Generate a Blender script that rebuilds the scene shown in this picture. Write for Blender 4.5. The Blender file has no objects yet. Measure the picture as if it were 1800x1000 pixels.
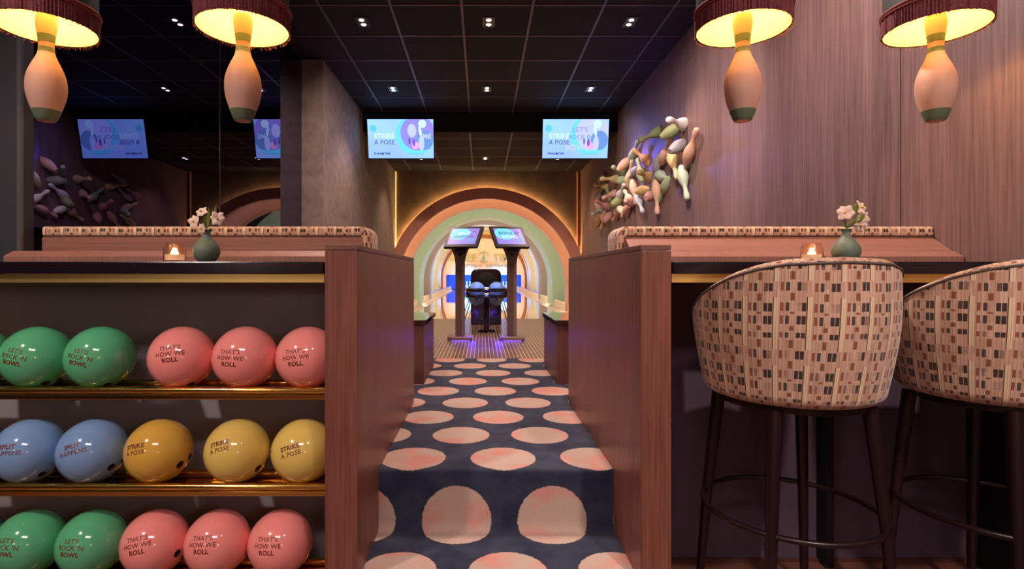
import bpy, bmesh, math, random
from mathutils import Vector, Matrix, Euler
random.seed(7)
S = bpy.context.scene
COL = S.collection
PI = math.pi
F, CX, CY, EYE = 970.0, 847.0, 482.0, 1.12
# ---------------------------------------------------------------- camera
cam_d = bpy.data.cameras.new('camera'); cam = bpy.data.objects.new('camera', cam_d); COL.objects.link(cam)
cam.location = (0, 0, EYE); cam.rotation_euler = (PI/2, 0, 0)
cam_d.sensor_width = 36.0; cam_d.lens = 36.0*F/1800.0
cam_d.shift_x = (900-CX)/1800.0; cam_d.shift_y = -(500-CY)/1800.0
cam_d.clip_start = 0.05; cam_d.clip_end = 100
S.camera = cam
# ---------------------------------------------------------------- world, exposure
W = bpy.data.worlds.new('world'); S.world = W; W.use_nodes = True
W.node_tree.nodes['Background'].inputs[0].default_value = (0.30, 0.16, 0.30, 1)
W.node_tree.nodes['Background'].inputs[1].default_value = 0.05
S.view_settings.view_transform = 'Standard'; S.view_settings.look = 'None'
S.view_settings.gamma = 1.0; S.view_settings.exposure = 0.3
S.view_settings.use_curve_mapping = False

def srgb(*c):
    if len(c) == 1: c = c[0]
    return tuple(((v/255.0)/12.92 if v/255.0 <= .04045 else ((v/255.0+.055)/1.055)**2.4) for v in c) + (1.0,)

def light(kind, name, loc, power, col, radius=.05, target=None, spot=90, blend=.6, size=None):
    d = bpy.data.lights.new(name, kind); d.energy = power; d.color = srgb(col)[:3]
    if kind in ('POINT', 'SPOT'): d.shadow_soft_size = radius
    if kind == 'SPOT': d.spot_size = math.radians(spot); d.spot_blend = blend
    if kind == 'AREA':
        d.shape = 'RECTANGLE'; d.size, d.size_y = size
    o = bpy.data.objects.new(name, d); COL.objects.link(o); o.location = loc
    if target is not None:
        o.rotation_euler = (Vector(target)-Vector(loc)).to_track_quat('-Z', 'Y').to_euler()
    return o
CEIL, CEIL2, PLAT, TREAD = 3.385, 3.12, 0.372, 0.139
WARM = (255, 205, 150); WARM2 = (255, 190, 120)
# ceiling downlights of the bar room, behind and above the camera
FRONT = [(-2.45, -0.4, 300, (-1.35, 1.9, .6)), (0.1, -0.9, 4, (0, 2.2, .4)), (1.35, -0.7, 290, (1.3, 1.7, .8))]
for x, y, p, t in FRONT:
    light('SPOT', 'ceiling_spot_light', (x, y, CEIL-.03), p, (255, 232, 220), .09, t, 62, .9)
# added fill behind the camera: soft points and an overhead area light
light('POINT', 'rear_fill_point', (-2.2, -1.6, 1.55), 10, (255, 232, 224), .14); light('POINT', 'rear_fill_point', (1.2, -2.5, 1.45), 10, (255, 232, 224), .14)
light('AREA', 'overhead_fill_area', (-.3, -1.5, CEIL-.05), 50, (255, 224, 222), target=(-.3, -1.5, 0), size=(1.4, .6))
# downlights over the walkway and the lanes
SPOTS = [(-1.07, 4.95), (.061, 4.95), (1.33, 4.95), (-1.084, 6.74), (.0625, 6.74), (1.327, 6.74)]
SPOTS2 = [(-1.05, 9.5), (.06, 9.5), (1.31, 9.5)]
for x, y in SPOTS:
    light('SPOT', 'downlight_light', (x, y, CEIL-.04), 80, (255, 218, 200), .05, (x, y, 0), 100, .8)
for x, y in SPOTS2:
    light('SPOT', 'downlight_light', (x, y, CEIL2-.04), 55, (255, 212, 185), .05, (x, y, 0), 110, .8)
light('SPOT', 'unseen_wash_light', (.75, 3.3, CEIL-.04), 230, (255, 234, 228), .05, (1.914, 5.2, 1.7), 75, .8)
light('SPOT', 'unseen_wash_light', (.55, 2.75, CEIL-.04), 200, (255, 230, 220), .05, (1.914, 2.6, 1.25), 125, 1.0)  # added spot without a fixture, brightens the near right wall
light('SPOT', 'tv_glow_fill', (1.40, 7.5, 2.70), 26, (100, 92, 255), .015, (1.914, 6.3, 2.58), 84, 1.0)  # added spot standing in for the television's blue glow on the wall
light('SPOT', 'tv_glow_fill', (-1.25, 7.5, 2.70), 3, (100, 92, 255), .015, (-1.675, 6.6, 2.8), 84, 1.0)  # same added stand-in for the left television's glow
light('SPOT', 'unseen_wash_light', (.3, 5.8, CEIL-.04), 130, (255, 228, 214), .03, (1.914, 8.0, 1.5), 75, .9)  # added spot to lift the far part of the pin cluster
light('SPOT', 'unseen_wash_light', (-.4, 4.6, CEIL-.04), 190, (255, 226, 212), .02, (-1.675, 7.2, 1.5), 74, 1.0)  # added spot to brighten the left taupe wall
light('SPOT', 'downlight_light', (.06, 3.0, CEIL-.04), 110, (255, 215, 195), .06, (.06, 2.9, 0), 80, .9)
light('SPOT', 'downlight_light', (-1.2, 3.2, CEIL-.04), 60, (255, 220, 205), .06, (-1.3, 2.4, .5), 90, .9)

# ---------------------------------------------------------------- helpers
def tag(o, label=None, cat=None, group=None, kind=None):
    if label: o['label'] = label
    if cat: o['category'] = cat
    if group: o['group'] = group
    if kind: o['kind'] = kind
    return o
def empty(name, loc, label=None, cat=None, group=None, kind=None):
    o = bpy.data.objects.new(name, None); COL.objects.link(o); o.location = loc
    o.empty_display_size = .05
    return tag(o, label, cat, group, kind)
def base_of(p):
    v = Vector((0, 0, 0))
    while p is not None: v = v + p.location; p = p.parent
    return v
def link_mesh(name, me, mat, parent=None, label=None):
    o = bpy.data.objects.new(name, me); COL.objects.link(o)
    if mat is not None:
        me.materials.clear()
        for m in (mat if isinstance(mat, (list, tuple)) else [mat]): me.materials.append(m)
    if parent is not None: o.parent = parent
    if label: o['label'] = label
    return o
def dup(root, loc=None, rot=None, label=None):
    def cp(o, par):
        c = o.copy(); COL.objects.link(c)
        if par is not None: c.parent = par
        for ch in list(o.children): cp(ch, c)
        return c
    r = cp(root, None)
    if loc is not None: r.location = loc
    if rot is not None: r.rotation_euler = rot
    if label: r['label'] = label
    return r

class MB:
    def __init__(s): s.bm = bmesh.new(); s.uv = None
    def box(s, x0, x1, y0, y1, z0, z1, rot=None, piv=None):
        v = [s.bm.verts.new((x, y, z)) for x in (x0, x1) for y in (y0, y1) for z in (z0, z1)]
        for f in ((0,1,3,2),(4,6,7,5),(0,4,5,1),(2,3,7,6),(0,2,6,4),(1,5,7,3)): s.bm.faces.new([v[i] for i in f])
        return v
    def prism(s, poly, a0, a1, axis='X'):
        def P(p, a): return {'X': (a, p[0], p[1]), 'Y': (p[0], a, p[1]), 'Z': (p[0], p[1], a)}[axis]
        A = [s.bm.verts.new(P(p, a0)) for p in poly]; B = [s.bm.verts.new(P(p, a1)) for p in poly]
        n = len(poly)
        s.bm.faces.new(A); s.bm.faces.new(B[::-1])
        for i in range(n): s.bm.faces.new((A[i], B[i], B[(i+1) % n], A[(i+1) % n]))
    def tube(s, pts, rs, n=12, cap=True):
        pts = [Vector(p) for p in pts]
        if not isinstance(rs, (list, tuple)): rs = [rs]*len(pts)
        rings = []; up = None
        for i, p in enumerate(pts):
            d = (pts[min(i+1, len(pts)-1)]-pts[max(i-1, 0)]).normalized()
            if up is None: up = Vector((0, 0, 1)) if abs(d.z) < .9 else Vector((1, 0, 0))
            a = d.cross(up).normalized(); b = a.cross(d).normalized(); up = b
            rings.append([s.bm.verts.new(p+(a*math.cos(2*PI*k/n)+b*math.sin(2*PI*k/n))*rs[i]) for k in range(n)])
        for r0, r1 in zip(rings, rings[1:]):
            for k in range(n): s.bm.faces.new((r0[k], r0[(k+1) % n], r1[(k+1) % n], r1[k]))
        if cap: s.bm.faces.new(rings[0][::-1]); s.bm.faces.new(rings[-1])
    def torus(s, c, R, r, n=64, m=10):
        rings = []
        for i in range(n):
            a = 2*PI*i/n; d = Vector((math.cos(a), math.sin(a), 0))
            rings.append([s.bm.verts.new(Vector(c)+d*(R+r*math.cos(2*PI*k/m))+Vector((0, 0, r*math.sin(2*PI*k/m)))) for k in range(m)])
        for i in range(n):
            for k in range(m): s.bm.faces.new((rings[i][k], rings[(i+1) % n][k], rings[(i+1) % n][(k+1) % m], rings[i][(k+1) % m]))
    def lathe(s, prof, c=(0, 0, 0), n=40, M=None):
        rings = []; M = M or Matrix.Identity(4); c = Vector(c)
        for r, z in prof:
            if r < 1e-6: rings.append([s.bm.verts.new(M @ Vector((0, 0, z))+c)])
            else: rings.append([s.bm.verts.new(M @ Vector((r*math.cos(2*PI*k/n), r*math.sin(2*PI*k/n), z))+c) for k in range(n)])
        for r0, r1 in zip(rings, rings[1:]):
            for k in range(n):
                k2 = (k+1) % n
                if len(r0) == 1 and len(r1) == 1: continue
                if len(r0) == 1: s.bm.faces.new((r0[0], r1[k2], r1[k]))
                elif len(r1) == 1: s.bm.faces.new((r0[k], r0[k2], r1[0]))
                else: s.bm.faces.new((r0[k], r0[k2], r1[k2], r1[k]))
    def grid(s, fn, nu, nv, uvf=None, closeu=False):
        V = [[s.bm.verts.new(fn(i/nu, j/nv)) for j in range(nv+1)] for i in range(nu+(0 if closeu else 1))]
        if uvf and s.uv is None: s.uv = s.bm.loops.layers.uv.new('UVMap')
        for i in range(nu):
            for j in range(nv):
                i2 = (i+1) % len(V)
                f = s.bm.faces.new((V[i][j], V[i2][j], V[i2][j+1], V[i][j+1]))
                if uvf:
                    for lp, (a, b) in zip(f.loops, ((i, j), (i+1, j), (i+1, j+1), (i, j+1))): lp[s.uv].uv = uvf(a/nu, b/nv)
    def build(s, name, mat, parent=None, smooth=False, bevel=0, segs=2, label=None, angle=40, recalc=True, weld=0):
        b = base_of(parent)
        if weld: bmesh.ops.remove_doubles(s.bm, verts=s.bm.verts, dist=weld)
        if recalc: bmesh.ops.recalc_face_normals(s.bm, faces=s.bm.faces)
        if b.length: bmesh.ops.translate(s.bm, vec=-b, verts=s.bm.verts)
        me = bpy.data.meshes.new(name); s.bm.to_mesh(me); s.bm.free()
        if smooth:
            for p in me.polygons: p.use_smooth = True
            me.set_sharp_from_angle(angle=math.radians(angle))
        o = link_mesh(name, me, mat, parent, label)
        if bevel:
            m = o.modifiers.new('edge', 'BEVEL'); m.width = bevel; m.segments = segs; m.limit_method = 'ANGLE'; m.angle_limit = math.radians(40)
        return o
def box(name, mat, x0, x1, y0, y1, z0, z1, parent=None, bevel=0, **k):
    m = MB(); m.box(x0, x1, y0, y1, z0, z1); return m.build(name, mat, parent, bevel=bevel, **k)

# ---------------------------------------------------------------- node expression helper
class X:
    def __init__(s, nt, sock): s.nt, s.s = nt, sock
    def m(s, op, *o):
        n = s.nt.nodes.new('ShaderNodeMath'); n.operation = op
        for i, v in enumerate((s,)+o):
            if isinstance(v, X): s.nt.links.new(v.s, n.inputs[i])
            else: n.inputs[i].default_value = v
        return X(s.nt, n.outputs[0])
    def __add__(s, o): return s.m('ADD', o)
    def __sub__(s, o): return s.m('SUBTRACT', o)
    def __mul__(s, o): return s.m('MULTIPLY', o)
    def __truediv__(s, o): return s.m('DIVIDE', o)
    def frac(s): return s.m('FRACT')
    def round(s): return (s+.5).m('FLOOR')
    def lt(s, v): return s.m('LESS_THAN', v)
    def gt(s, v): return s.m('GREATER_THAN', v)
    def between(s, a, b): return s.gt(a)*s.lt(b)
def newmat(name):
    m = bpy.data.materials.new(name); m.use_nodes = True; nt = m.node_tree
    return m, nt, nt.nodes['Principled BSDF']
def mix(nt, fac, a, b):
    n = nt.nodes.new('ShaderNodeMix'); n.data_type = 'RGBA'
    for i, v in ((0, fac), (6, a), (7, b)):
        if isinstance(v, X): nt.links.new(v.s, n.inputs[i])
        elif hasattr(v, 'links'): nt.links.new(v, n.inputs[i])
        else: n.inputs[i].default_value = v
    return n.outputs[2]
def noise(nt, scale, detail=3, vec=None, mapping=None, rough=.5):
    tc = nt.nodes.new('ShaderNodeTexCoord'); src = tc.outputs['Object' if vec is None else vec]
    if mapping:
        mp = nt.nodes.new('ShaderNodeMapping'); mp.inputs['Scale'].default_value = mapping
        nt.links.new(src, mp.inputs[0]); src = mp.outputs[0]
    n = nt.nodes.new('ShaderNodeTexNoise'); n.inputs['Scale'].default_value = scale; n.inputs['Detail'].default_value = detail
    n.inputs['Roughness'].default_value = rough
    nt.links.new(src, n.inputs['Vector']); return X(nt, n.outputs['Fac'])
def contrast(x, a, b):
    n = x.nt.nodes.new('ShaderNodeMapRange'); x.nt.links.new(x.s, n.inputs[0]); n.inputs[1].default_value = a; n.inputs[2].default_value = b
    return X(x.nt, n.outputs[0])
def bump(nt, b, h, strength=.2, dist=.002):
    n = nt.nodes.new('ShaderNodeBump'); n.inputs['Strength'].default_value = strength; n.inputs['Distance'].default_value = dist
    nt.links.new(h.s, n.inputs['Height']); nt.links.new(n.outputs[0], b.inputs['Normal'])
def plain(name, c, rough=.5, metal=0, coat=0, emit=None, es=1, spec=.5, var=0, vscale=8, trans=0, ior=1.45):
    m, nt, b = newmat(name)
    b.inputs['Base Color'].default_value = srgb(c); b.inputs['Roughness'].default_value = rough
    b.inputs['Metallic'].default_value = metal; b.inputs['Coat Weight'].default_value = coat
    b.inputs['Specular IOR Level'].default_value = spec; b.inputs['IOR'].default_value = ior
    b.inputs['Transmission Weight'].default_value = trans
    if emit: b.inputs['Emission Color'].default_value = srgb(emit); b.inputs['Emission Strength'].default_value = es
    if var:
        n = contrast(noise(nt, vscale, 4), .35, .65)
        d = tuple(v*(1-var) for v in srgb(c)[:3])+(1,)
        nt.links.new(mix(nt, n, srgb(c), d), b.inputs['Base Color'])
    return m
def wood(name, c1, c2, rough=.4, mapping=(45, 45, 1.2), scale=2.2, coat=0, spec=.5):
    m, nt, b = newmat(name)
    g = contrast(noise(nt, scale, 6, mapping=mapping, rough=.6), .3, .7)
    g2 = contrast(noise(nt, 1.2, 3, mapping=tuple(v*.12 if v > 5 else v*.4 for v in mapping)), .3, .7)
    f = g*.72+g2*.28
    nt.links.new(mix(nt, f, srgb(c1), srgb(c2)), b.inputs['Base Color'])
    b.inputs['Roughness'].default_value = rough; b.inputs['Coat Weight'].default_value = coat; b.inputs['Specular IOR Level'].default_value = spec
    bump(nt, b, g, .12, .001)
    return m
VERT = (45, 45, 1.2); HORX = (1.2, 45, 45)
M = {}
M['wood_part'] = wood('mahogany_veneer', (96, 54, 46), (152, 96, 80), .38)
M['wood_part_h'] = wood('mahogany_cap_veneer', (98, 62, 54), (142, 98, 86), .4, (45, 1.2, 45))
M['wood_wall'] = wood('walnut_wall_veneer', (92, 68, 66), (150, 118, 112), .5, VERT, 2.0)
M['wood_bench'] = wood('bench_veneer', (118, 78, 68), (160, 112, 98), .42, HORX)
M['wood_bench_v'] = wood('bench_veneer_upright', (118, 78, 68), (165, 118, 104), .42, (60, 60, 1.2))
M['taupe'] = plain('taupe_wallcovering', (138, 122, 110), .7, var=.3, vscale=9)
M['arch_wall'] = plain('bronze_wallcovering', (120, 100, 80), .6, var=.25, vscale=6)
M['slate'] = plain('slate_paint', (52, 54, 62), .5, var=.1)
M['dark_wall'] = plain('dark_plum_paint', (34, 24, 34), .6)
M['rack_back'] = plain('grey_lacquer_panel', (156, 152, 160), .3, spec=.7)
M['bar_back'] = plain('plum_grey_panel', (88, 72, 90), .5, var=.1)
M['ceiling'] = plain('black_ceiling_tile', (18, 10, 20), .8, var=.15, vscale=60)
M['grid'] = plain('ceiling_grid_metal', (96, 80, 98), .4, .2)
M['black'] = plain('black_plastic', (20, 15, 20), .35)
M['gloss_black'] = plain('glossy_black', (24, 14, 22), .12, coat=.6)
M['black_metal'] = plain('black_stained_wood', (34, 18, 22), .3, coat=.2)
M['brass'] = plain('polished_brass', (236, 188, 100), .14, 1)
M['brass_satin'] = plain('satin_brass', (240, 208, 130), .38, 1)
M['stone'] = plain('black_granite', (32, 22, 32), .18, spec=.6, var=.6, vscale=260)
M['floor'] = wood('bar_floor_boards', (92, 54, 46), (130, 82, 68), .45, (1.2, 45, 45))
M['glass'] = plain('frosted_ribbed_glass', (255, 236, 222), .16, trans=1, ior=1.25)
M['wax'] = plain('glowing_candle_wax', (250, 235, 220), .5, emit=(255, 196, 150), es=.35)  # emission paints the candlelight glowing in the wax
M['flame'] = plain('candle_flame', (255, 220, 160), .5, emit=(255, 200, 120), es=14)
M['vase'] = plain('sage_ceramic', (106, 122, 108), .55, var=.12, vscale=14)
M['petal'] = plain('blush_petal', (246, 218, 206), .55, var=.14, vscale=60)
M['petal_y'] = plain('yellow_flower_centre', (226, 190, 70), .6)
M['leaf'] = plain('olive_leaf', (120, 128, 52), .5, var=.3, vscale=50)
M['stem'] = plain('dark_stem', (70, 74, 40), .6)
M['fringe'] = plain('burgundy_fringe', (126, 52, 58), .75, var=.45, vscale=120)
M['braid'] = plain('braid_trim', (160, 70, 62), .7, var=.3, vscale=160)
M['lining'] = plain('cream_shade_lining', (250, 228, 160), .6)
M['tubegrey'] = plain('grey_green_lamp_body', (72, 76, 74), .5)
M['bulb'] = plain('lamp_bulb_glow', (255, 240, 210), .5, emit=(255, 225, 170), es=12)
M['clay'] = plain('terracotta_pin', (204, 160, 142), .6, var=.08, vscale=12)
M['pingreen'] = plain('sage_band', (92, 108, 84), .6)
M['violet'] = plain('violet_led', (120, 90, 255), .5, emit=(110, 70, 255), es=3)
M['downlamp'] = plain('downlight_glow', (255, 240, 230), .5, emit=(255, 236, 226), es=12)
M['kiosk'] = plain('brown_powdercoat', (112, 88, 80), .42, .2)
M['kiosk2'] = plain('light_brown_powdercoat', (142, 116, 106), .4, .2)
M['gutter'] = plain('cream_gutter', (214, 186, 156), .55)
M['pinwhite'] = plain('white_pin', (235, 235, 235), .3)

# mirror glass: dark tinted, reflecting
m, nt, b = newmat('smoked_mirror'); b.inputs['Base Color'].default_value = (.105, .10, .22, 1); b.inputs['Metallic'].default_value = 1; b.inputs['Roughness'].default_value = .008
M['mirror'] = m
# approach floor: boards with thin pale lines
m, nt, b = newmat('striped_approach_floor')
tc = nt.nodes.new('ShaderNodeTexCoord'); sp = nt.nodes.new('ShaderNodeSeparateXYZ'); nt.links.new(tc.outputs['Object'], sp.inputs[0])
xx = X(nt, sp.outputs[0])
ln = ((xx/.036).frac()).lt(.17)
g = contrast(noise(nt, 3, 4, mapping=(40, 1, 40)), .3, .7)
c = mix(nt, g, srgb(98, 74, 60), srgb(124, 96, 78))
nt.links.new(mix(nt, ln, c, srgb(214, 186, 158)), b.inputs['Base Color'])
b.inputs['Roughness'].default_value = .32
M['approach'] = m
# lane boards
m, nt, b = newmat('glossy_lane_maple')
tc = nt.nodes.new('ShaderNodeTexCoord'); sp = nt.nodes.new('ShaderNodeSeparateXYZ'); nt.links.new(tc.outputs['Object'], sp.inputs[0])
ix = (X(nt, sp.outputs[0])/.027).m('FLOOR')
wn = nt.nodes.new('ShaderNodeTexWhiteNoise'); wn.noise_dimensions = '1D'; nt.links.new(ix.s, wn.inputs['W'])
nt.links.new(mix(nt, X(nt, wn.outputs['Value']), srgb(196, 150, 110), srgb(226, 186, 142)), b.inputs['Base Color'])
b.inputs['Roughness'].default_value = .05; b.inputs['Coat Weight'].default_value = 1; b.inputs['Coat Roughness'].default_value = .03
M['lane'] = m
# dotted carpet (UV in metres: across, along the walking path)
m, nt, b = newmat('dotted_carpet')
tc = nt.nodes.new('ShaderNodeTexCoord'); sp = nt.nodes.new('ShaderNodeSeparateXYZ'); nt.links.new(tc.outputs['UV'], sp.inputs[0])
u = X(nt, sp.outputs[0]); v = X(nt, sp.outputs[1])
r = (v-(2.248-.3225*20))/.3225; i = r.round(); fr = (r-i)*.3225
par = (i*.5).frac()*2
x = (u-.0863-par*.183)/.366; j = x.round(); fx = (x-j)*.366
d = (fx*fx+fr*fr).m('SQRT')
wob = noise(nt, 70, 2, 'UV')
dot = contrast(d+(wob-.5)*.010, .1335, .1305)
blot = contrast(noise(nt, 5.5, 4, 'UV'), .47, .62)
fine = noise(nt, 420, 2, 'UV')
dc = mix(nt, blot, srgb(198, 174, 160), srgb(216, 150, 138))
nv = mix(nt, contrast(noise(nt, 9, 3, 'UV'), .35, .7), srgb(40, 46, 68), srgb(62, 68, 86))
cc = mix(nt, dot, nv, dc)
cc2 = mix(nt, contrast(fine, .35, .75)*.35, cc, (.02, .018, .03, 1))
nt.links.new(cc2, b.inputs['Base Color']); b.inputs['Roughness'].default_value = .95; b.inputs['Specular IOR Level'].default_value = .1
b.inputs['Sheen Weight'].default_value = .15
bump(nt, b, fine, .5, .003)
M['carpet'] = m
# woven block fabric (UV in metres)
def fabric(name, su=1.0):
    m, nt, b = newmat(name)
    tc = nt.nodes.new('ShaderNodeTexCoord'); sp = nt.nodes.new('ShaderNodeSeparateXYZ'); nt.links.new(tc.outputs['UV'], sp.inputs[0])
    U = X(nt, sp.outputs[0])*su; V = X(nt, sp.outputs[1])
    cell = (U/.077).m('FLOOR')
    u = (U/.077).frac()*185
    V = V+(cell*.5).frac()*.006
    v = (V/.182).frac()*440
    def anyof(x, iv):
        r = None
        for a, b_ in iv:
            t = x.between(a, b_); r = t if r is None else r.m('MAXIMUM', t)
        return r
    rows = anyof(v, [(12, 66), (150, 184), (238, 292), (322, 376)])
    gaps = anyof(v, [(84, 136), (196, 226), (304, 316), (390, 438)])
    span = v.between(76, 412)
    rib = (U/.0085).frac()
    wv = nt.nodes.new('ShaderNodeTexWhiteNoise'); wv.noise_dimensions = '2D'
    cb = nt.nodes.new('ShaderNodeCombineXYZ'); nt.links.new((U/.0085).m('FLOOR').s, cb.inputs[0]); nt.links.new((V/.046).m('FLOOR').s, cb.inputs[1])
    nt.links.new(cb.outputs[0], wv.inputs['Vector']); rnd = X(nt, wv.outputs['Value'])
    c = mix(nt, rnd, srgb(196, 156, 132), srgb(218, 182, 158))
    c = mix(nt, anyof(u, [(98, 120)])*gaps, c, srgb(140, 84, 62))
    c = mix(nt, anyof(u, [(158, 176)])*rows, c, srgb(150, 88, 68))
    wq = nt.nodes.new('ShaderNodeTexWhiteNoise'); wq.noise_dimensions = '2D'; cq = nt.nodes.new('ShaderNodeCombineXYZ'); nt.links.new((U/.0257).m('FLOOR').s, cq.inputs[0]); nt.links.new((V/.043).m('FLOOR').s, cq.inputs[1]); nt.links.new(cq.outputs[0], wq.inputs['Vector']); keep = X(nt, wq.outputs['Value'])
    rows = rows*(contrast(keep, .08, .3)*.75+.25)
    c = mix(nt, anyof(u, [(35, 58), (62, 85)])*rows, c, srgb(62, 52, 50))
    c = mix(nt, anyof(u, [(125, 146)])*rows, c, srgb(76, 70, 66))
    c = mix(nt, u.between(2, 26)*span, c, srgb(232, 208, 172))
    c = mix(nt, u.between(27, 32)*span, c, srgb(70, 48, 42))
    c = mix(nt, u.between(122, 125)*gaps, c, srgb(84, 56, 46))
    c = mix(nt, rib.lt(.12)*.45, c, srgb(110, 76, 62))
    nt.links.new(c, b.inputs['Base Color'])
    b.inputs['Roughness'].default_value = .85; b.inputs['Sheen Weight'].default_value = .3; b.inputs['Specular IOR Level'].default_value = .2
    bump(nt, b, (rib-.5).m('ABSOLUTE'), .35, .002)
    return m
M['fabric'] = fabric('woven_block_fabric')
M['piping'] = plain('grey_piping', (96, 88, 84), .7)
BALLC = {'green': (92, 186, 134), 'pink': (250, 152, 146), 'blue': (124, 164, 212), 'yellow': (222, 176, 76), 'lemon': (232, 202, 106), 'teal': (50, 124, 124)}
for k, c in BALLC.items(): M['ball_'+k] = plain(k+'_ball_resin', c, .12, coat=.7, spec=.5)
M['hole'] = plain('finger_hole', (90, 50, 40), .7)
M['ink'] = plain('brown_lettering_ink', (116, 54, 40), .45)
M['ink2'] = plain('rust_lettering_ink', (168, 74, 40), .4)

# ---------------------------------------------------------------- room shell
def struct(name, mat, *a, **k):
    o = box(name, mat, *a, **k); o['kind'] = 'structure'; return o
struct('floor', M['floor'], -2.7, 1.914, -3, 2.18, -.1, 0)
struct('floor_platform', M['dark_wall'], -2.7, 1.914, 2.18, 4.905, .0, PLAT-.012)
struct('floor_approach', M['approach'], -1.69, 1.914, 4.905, 9.3, .2, PLAT)
ceil = struct('ceiling', M['ceiling'], -2.7, 1.914, -3, 7.76, CEIL, CEIL+.1)
struct('ceiling_lane', M['ceiling'], -2.7, 1.914, 7.76, 10.7, CEIL2, CEIL+.1)
struct('wall_right', M['wood_wall'], 1.914, 2.05, -3, 10.72, -.1, CEIL+.1)
struct('wall_back', plain('warm_back_wall', (190, 160, 130), .6), -2.8, 2.05, -3.1, -3, -.1, CEIL+.1)
struct('wall_left_bar', M['dark_wall'], -2.8, -2.7, -3, 2.28, -.1, CEIL+.1)
struct('wall_left_return', M['slate'], -2.8, -1.9, 2.28, 2.34, -.1, CEIL+.05)
struct('trim_1', plain('grey_edge_profile', (120, 122, 126), .3, .6), -1.915, -1.898, 2.272, 2.285, 1.16, CEIL)
struct('wall_left_mirror_backing', M['dark_wall'], -2.8, -1.91, 2.34, 5.9, -.1, CEIL+.1)
m1 = struct('wall_left_mirror', M['mirror'], -1.909, -1.9, 2.341, 4.0, PLAT, CEIL)
m2 = struct('wall_left_mirror_far', M['mirror'], -1.909, -1.9, 4.004, 5.82, PLAT, CEIL)
struct('trim_2', plain('mirror_joint', (200, 190, 180), .2, .8), -1.908, -1.8985, 3.9995, 4.0045, PLAT, 3.0)
struct('wall_left_far', M['taupe'], -2.8, -1.675, 5.82, 10.72, -.1, CEIL+.05)
# horizontal and upright joints in the right wall veneer
jm = plain('veneer_joint', (52, 34, 34), .6)
struct('trim_3', jm, 1.9125, 1.9145, 2.52, 2.5235, .0, CEIL)
struct('trim_4', plain('veneer_joint_pale', (120, 84, 76), .5), 1.9125, 1.9145, 2.6, 7.7, 3.105, 3.109)
# ceiling grid bars
g = MB()
for k in range(-5, 5):
    x = -.17+.6*k
    if -2.7 < x < 1.9: g.box(x-.010, x+.010, -2.9, 7.75, CEIL-.004, CEIL+.001)
    if -1.7 < x < 1.9: g.box(x-.012, x+.012, 7.8, 10.6, CEIL2-.004, CEIL2+.001)
for k in range(-12, 6):
    y = 4.64+.6*k
    if -2.9 < y < 7.7: g.box(-2.7, 1.91, y-.008, y+.008, CEIL-.005, CEIL+.001)
for k in range(4): g.box(-1.67, 1.91, 8.12+.62*k-.012, 8.12+.62*k+.012, CEIL2-.005, CEIL2+.001)
o = g.build('trim_5', M['grid']); o['kind'] = 'structure'

# wall with the arched opening onto the lanes
AX = .095
def arch_pts(cx, zc, r, zf, n=64):
    pts = [(cx-r, zf)]
    for k in range(n+1):
        a = PI-PI*k/n; pts.append((cx+r*math.cos(a), zc+r*math.sin(a)))
    pts.append((cx+r, zf)); return pts
def arch_band(cx, zc, rin, rout, y0, y1, zf, n=72):
    mb = MB(); A = arch_pts(cx, zc, rin, zf, n); B = arch_pts(cx, zc, rout, zf, n)
    vs = [[mb.bm.verts.new((p[0], y, p[1])) for p in L] for L in (A, B) for y in (y0, y1)]
    a0, a1, b0, b1 = vs
    for k in range(len(A)-1):
        mb.bm.faces.new((a0[k], a0[k+1], b0[k+1], b0[k])); mb.bm.faces.new((a1[k], b1[k], b1[k+1], a1[k+1]))
        mb.bm.faces.new((a0[k], a1[k], a1[k+1], a0[k+1])); mb.bm.faces.new((b0[k], b0[k+1], b1[k+1], b1[k]))
    for k in (0, -1): mb.bm.faces.new((a0[k], b0[k], b1[k], a1[k]))
    return mb
def arch_wall(cx, zc, r, x0, x1, z0, z1, y0, y1):
    mb = MB(); A = arch_pts(cx, zc, r, z0, 80)
    def outp(p):
        dx, dz = p[0]-cx, p[1]-zc
        if dz <= 0: return (x0 if dx < 0 else x1, p[1])
        t = 1e9
        if dx < 0: t = min(t, (x0-cx)/dx)
        if dx > 0: t = min(t, (x1-cx)/dx)
        t = min(t, (z1-zc)/dz)
        return (cx+dx*t, zc+dz*t)
    pr = [(p, outp(p)) for p in A]
    for y in (y0, y1):
        ring = []
        for p, q in pr: ring.append((mb.bm.verts.new((p[0], y, p[1])), mb.bm.verts.new((q[0], y, q[1])), q))
        for (a, b, q), (a2, b2, q2) in zip(ring, ring[1:]):
            if abs(q[0]-q2[0]) > 1e-5 and abs(q[1]-q2[1]) > 1e-5:
                c = mb.bm.verts.new((q[0] if abs(q[0]-x0) < 1e-4 or abs(q[0]-x1) < 1e-4 else q2[0], y, z1))
                mb.bm.faces.new((a, a2, b2, c, b))
            else:
                mb.bm.faces.new((a, a2, b2, b))
    return mb
def px2r(r, Z): return r*Z/F
def zc_of(cy, Z): return EYE+(CY-cy)*Z/F
ZA = 10.66
o = arch_wall(AX, zc_of(506, ZA), px2r(160, ZA), -1.69, 1.914, PLAT-.2, CEIL2+.3, 10.72, 10.80).build('wall_far', M['arch_wall']); o['kind'] = 'structure'
struct('wall_lane_left', M['dark_wall'], -2.9, -2.75, 10.8, 29.3, -.1, 4.0)
struct('wall_lane_right', M['dark_wall'], 2.95, 3.1, 10.8, 29.3, -.1, 4.0)
struct('ceiling_tunnel', M['dark_wall'], -2.9, 3.1, 10.8, 29.3, 4.0, 4.1)
struct('wall_facade', M['dark_wall'], -2.9, 3.1, 10.78, 10.82, 3.4, 4.1)

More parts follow.
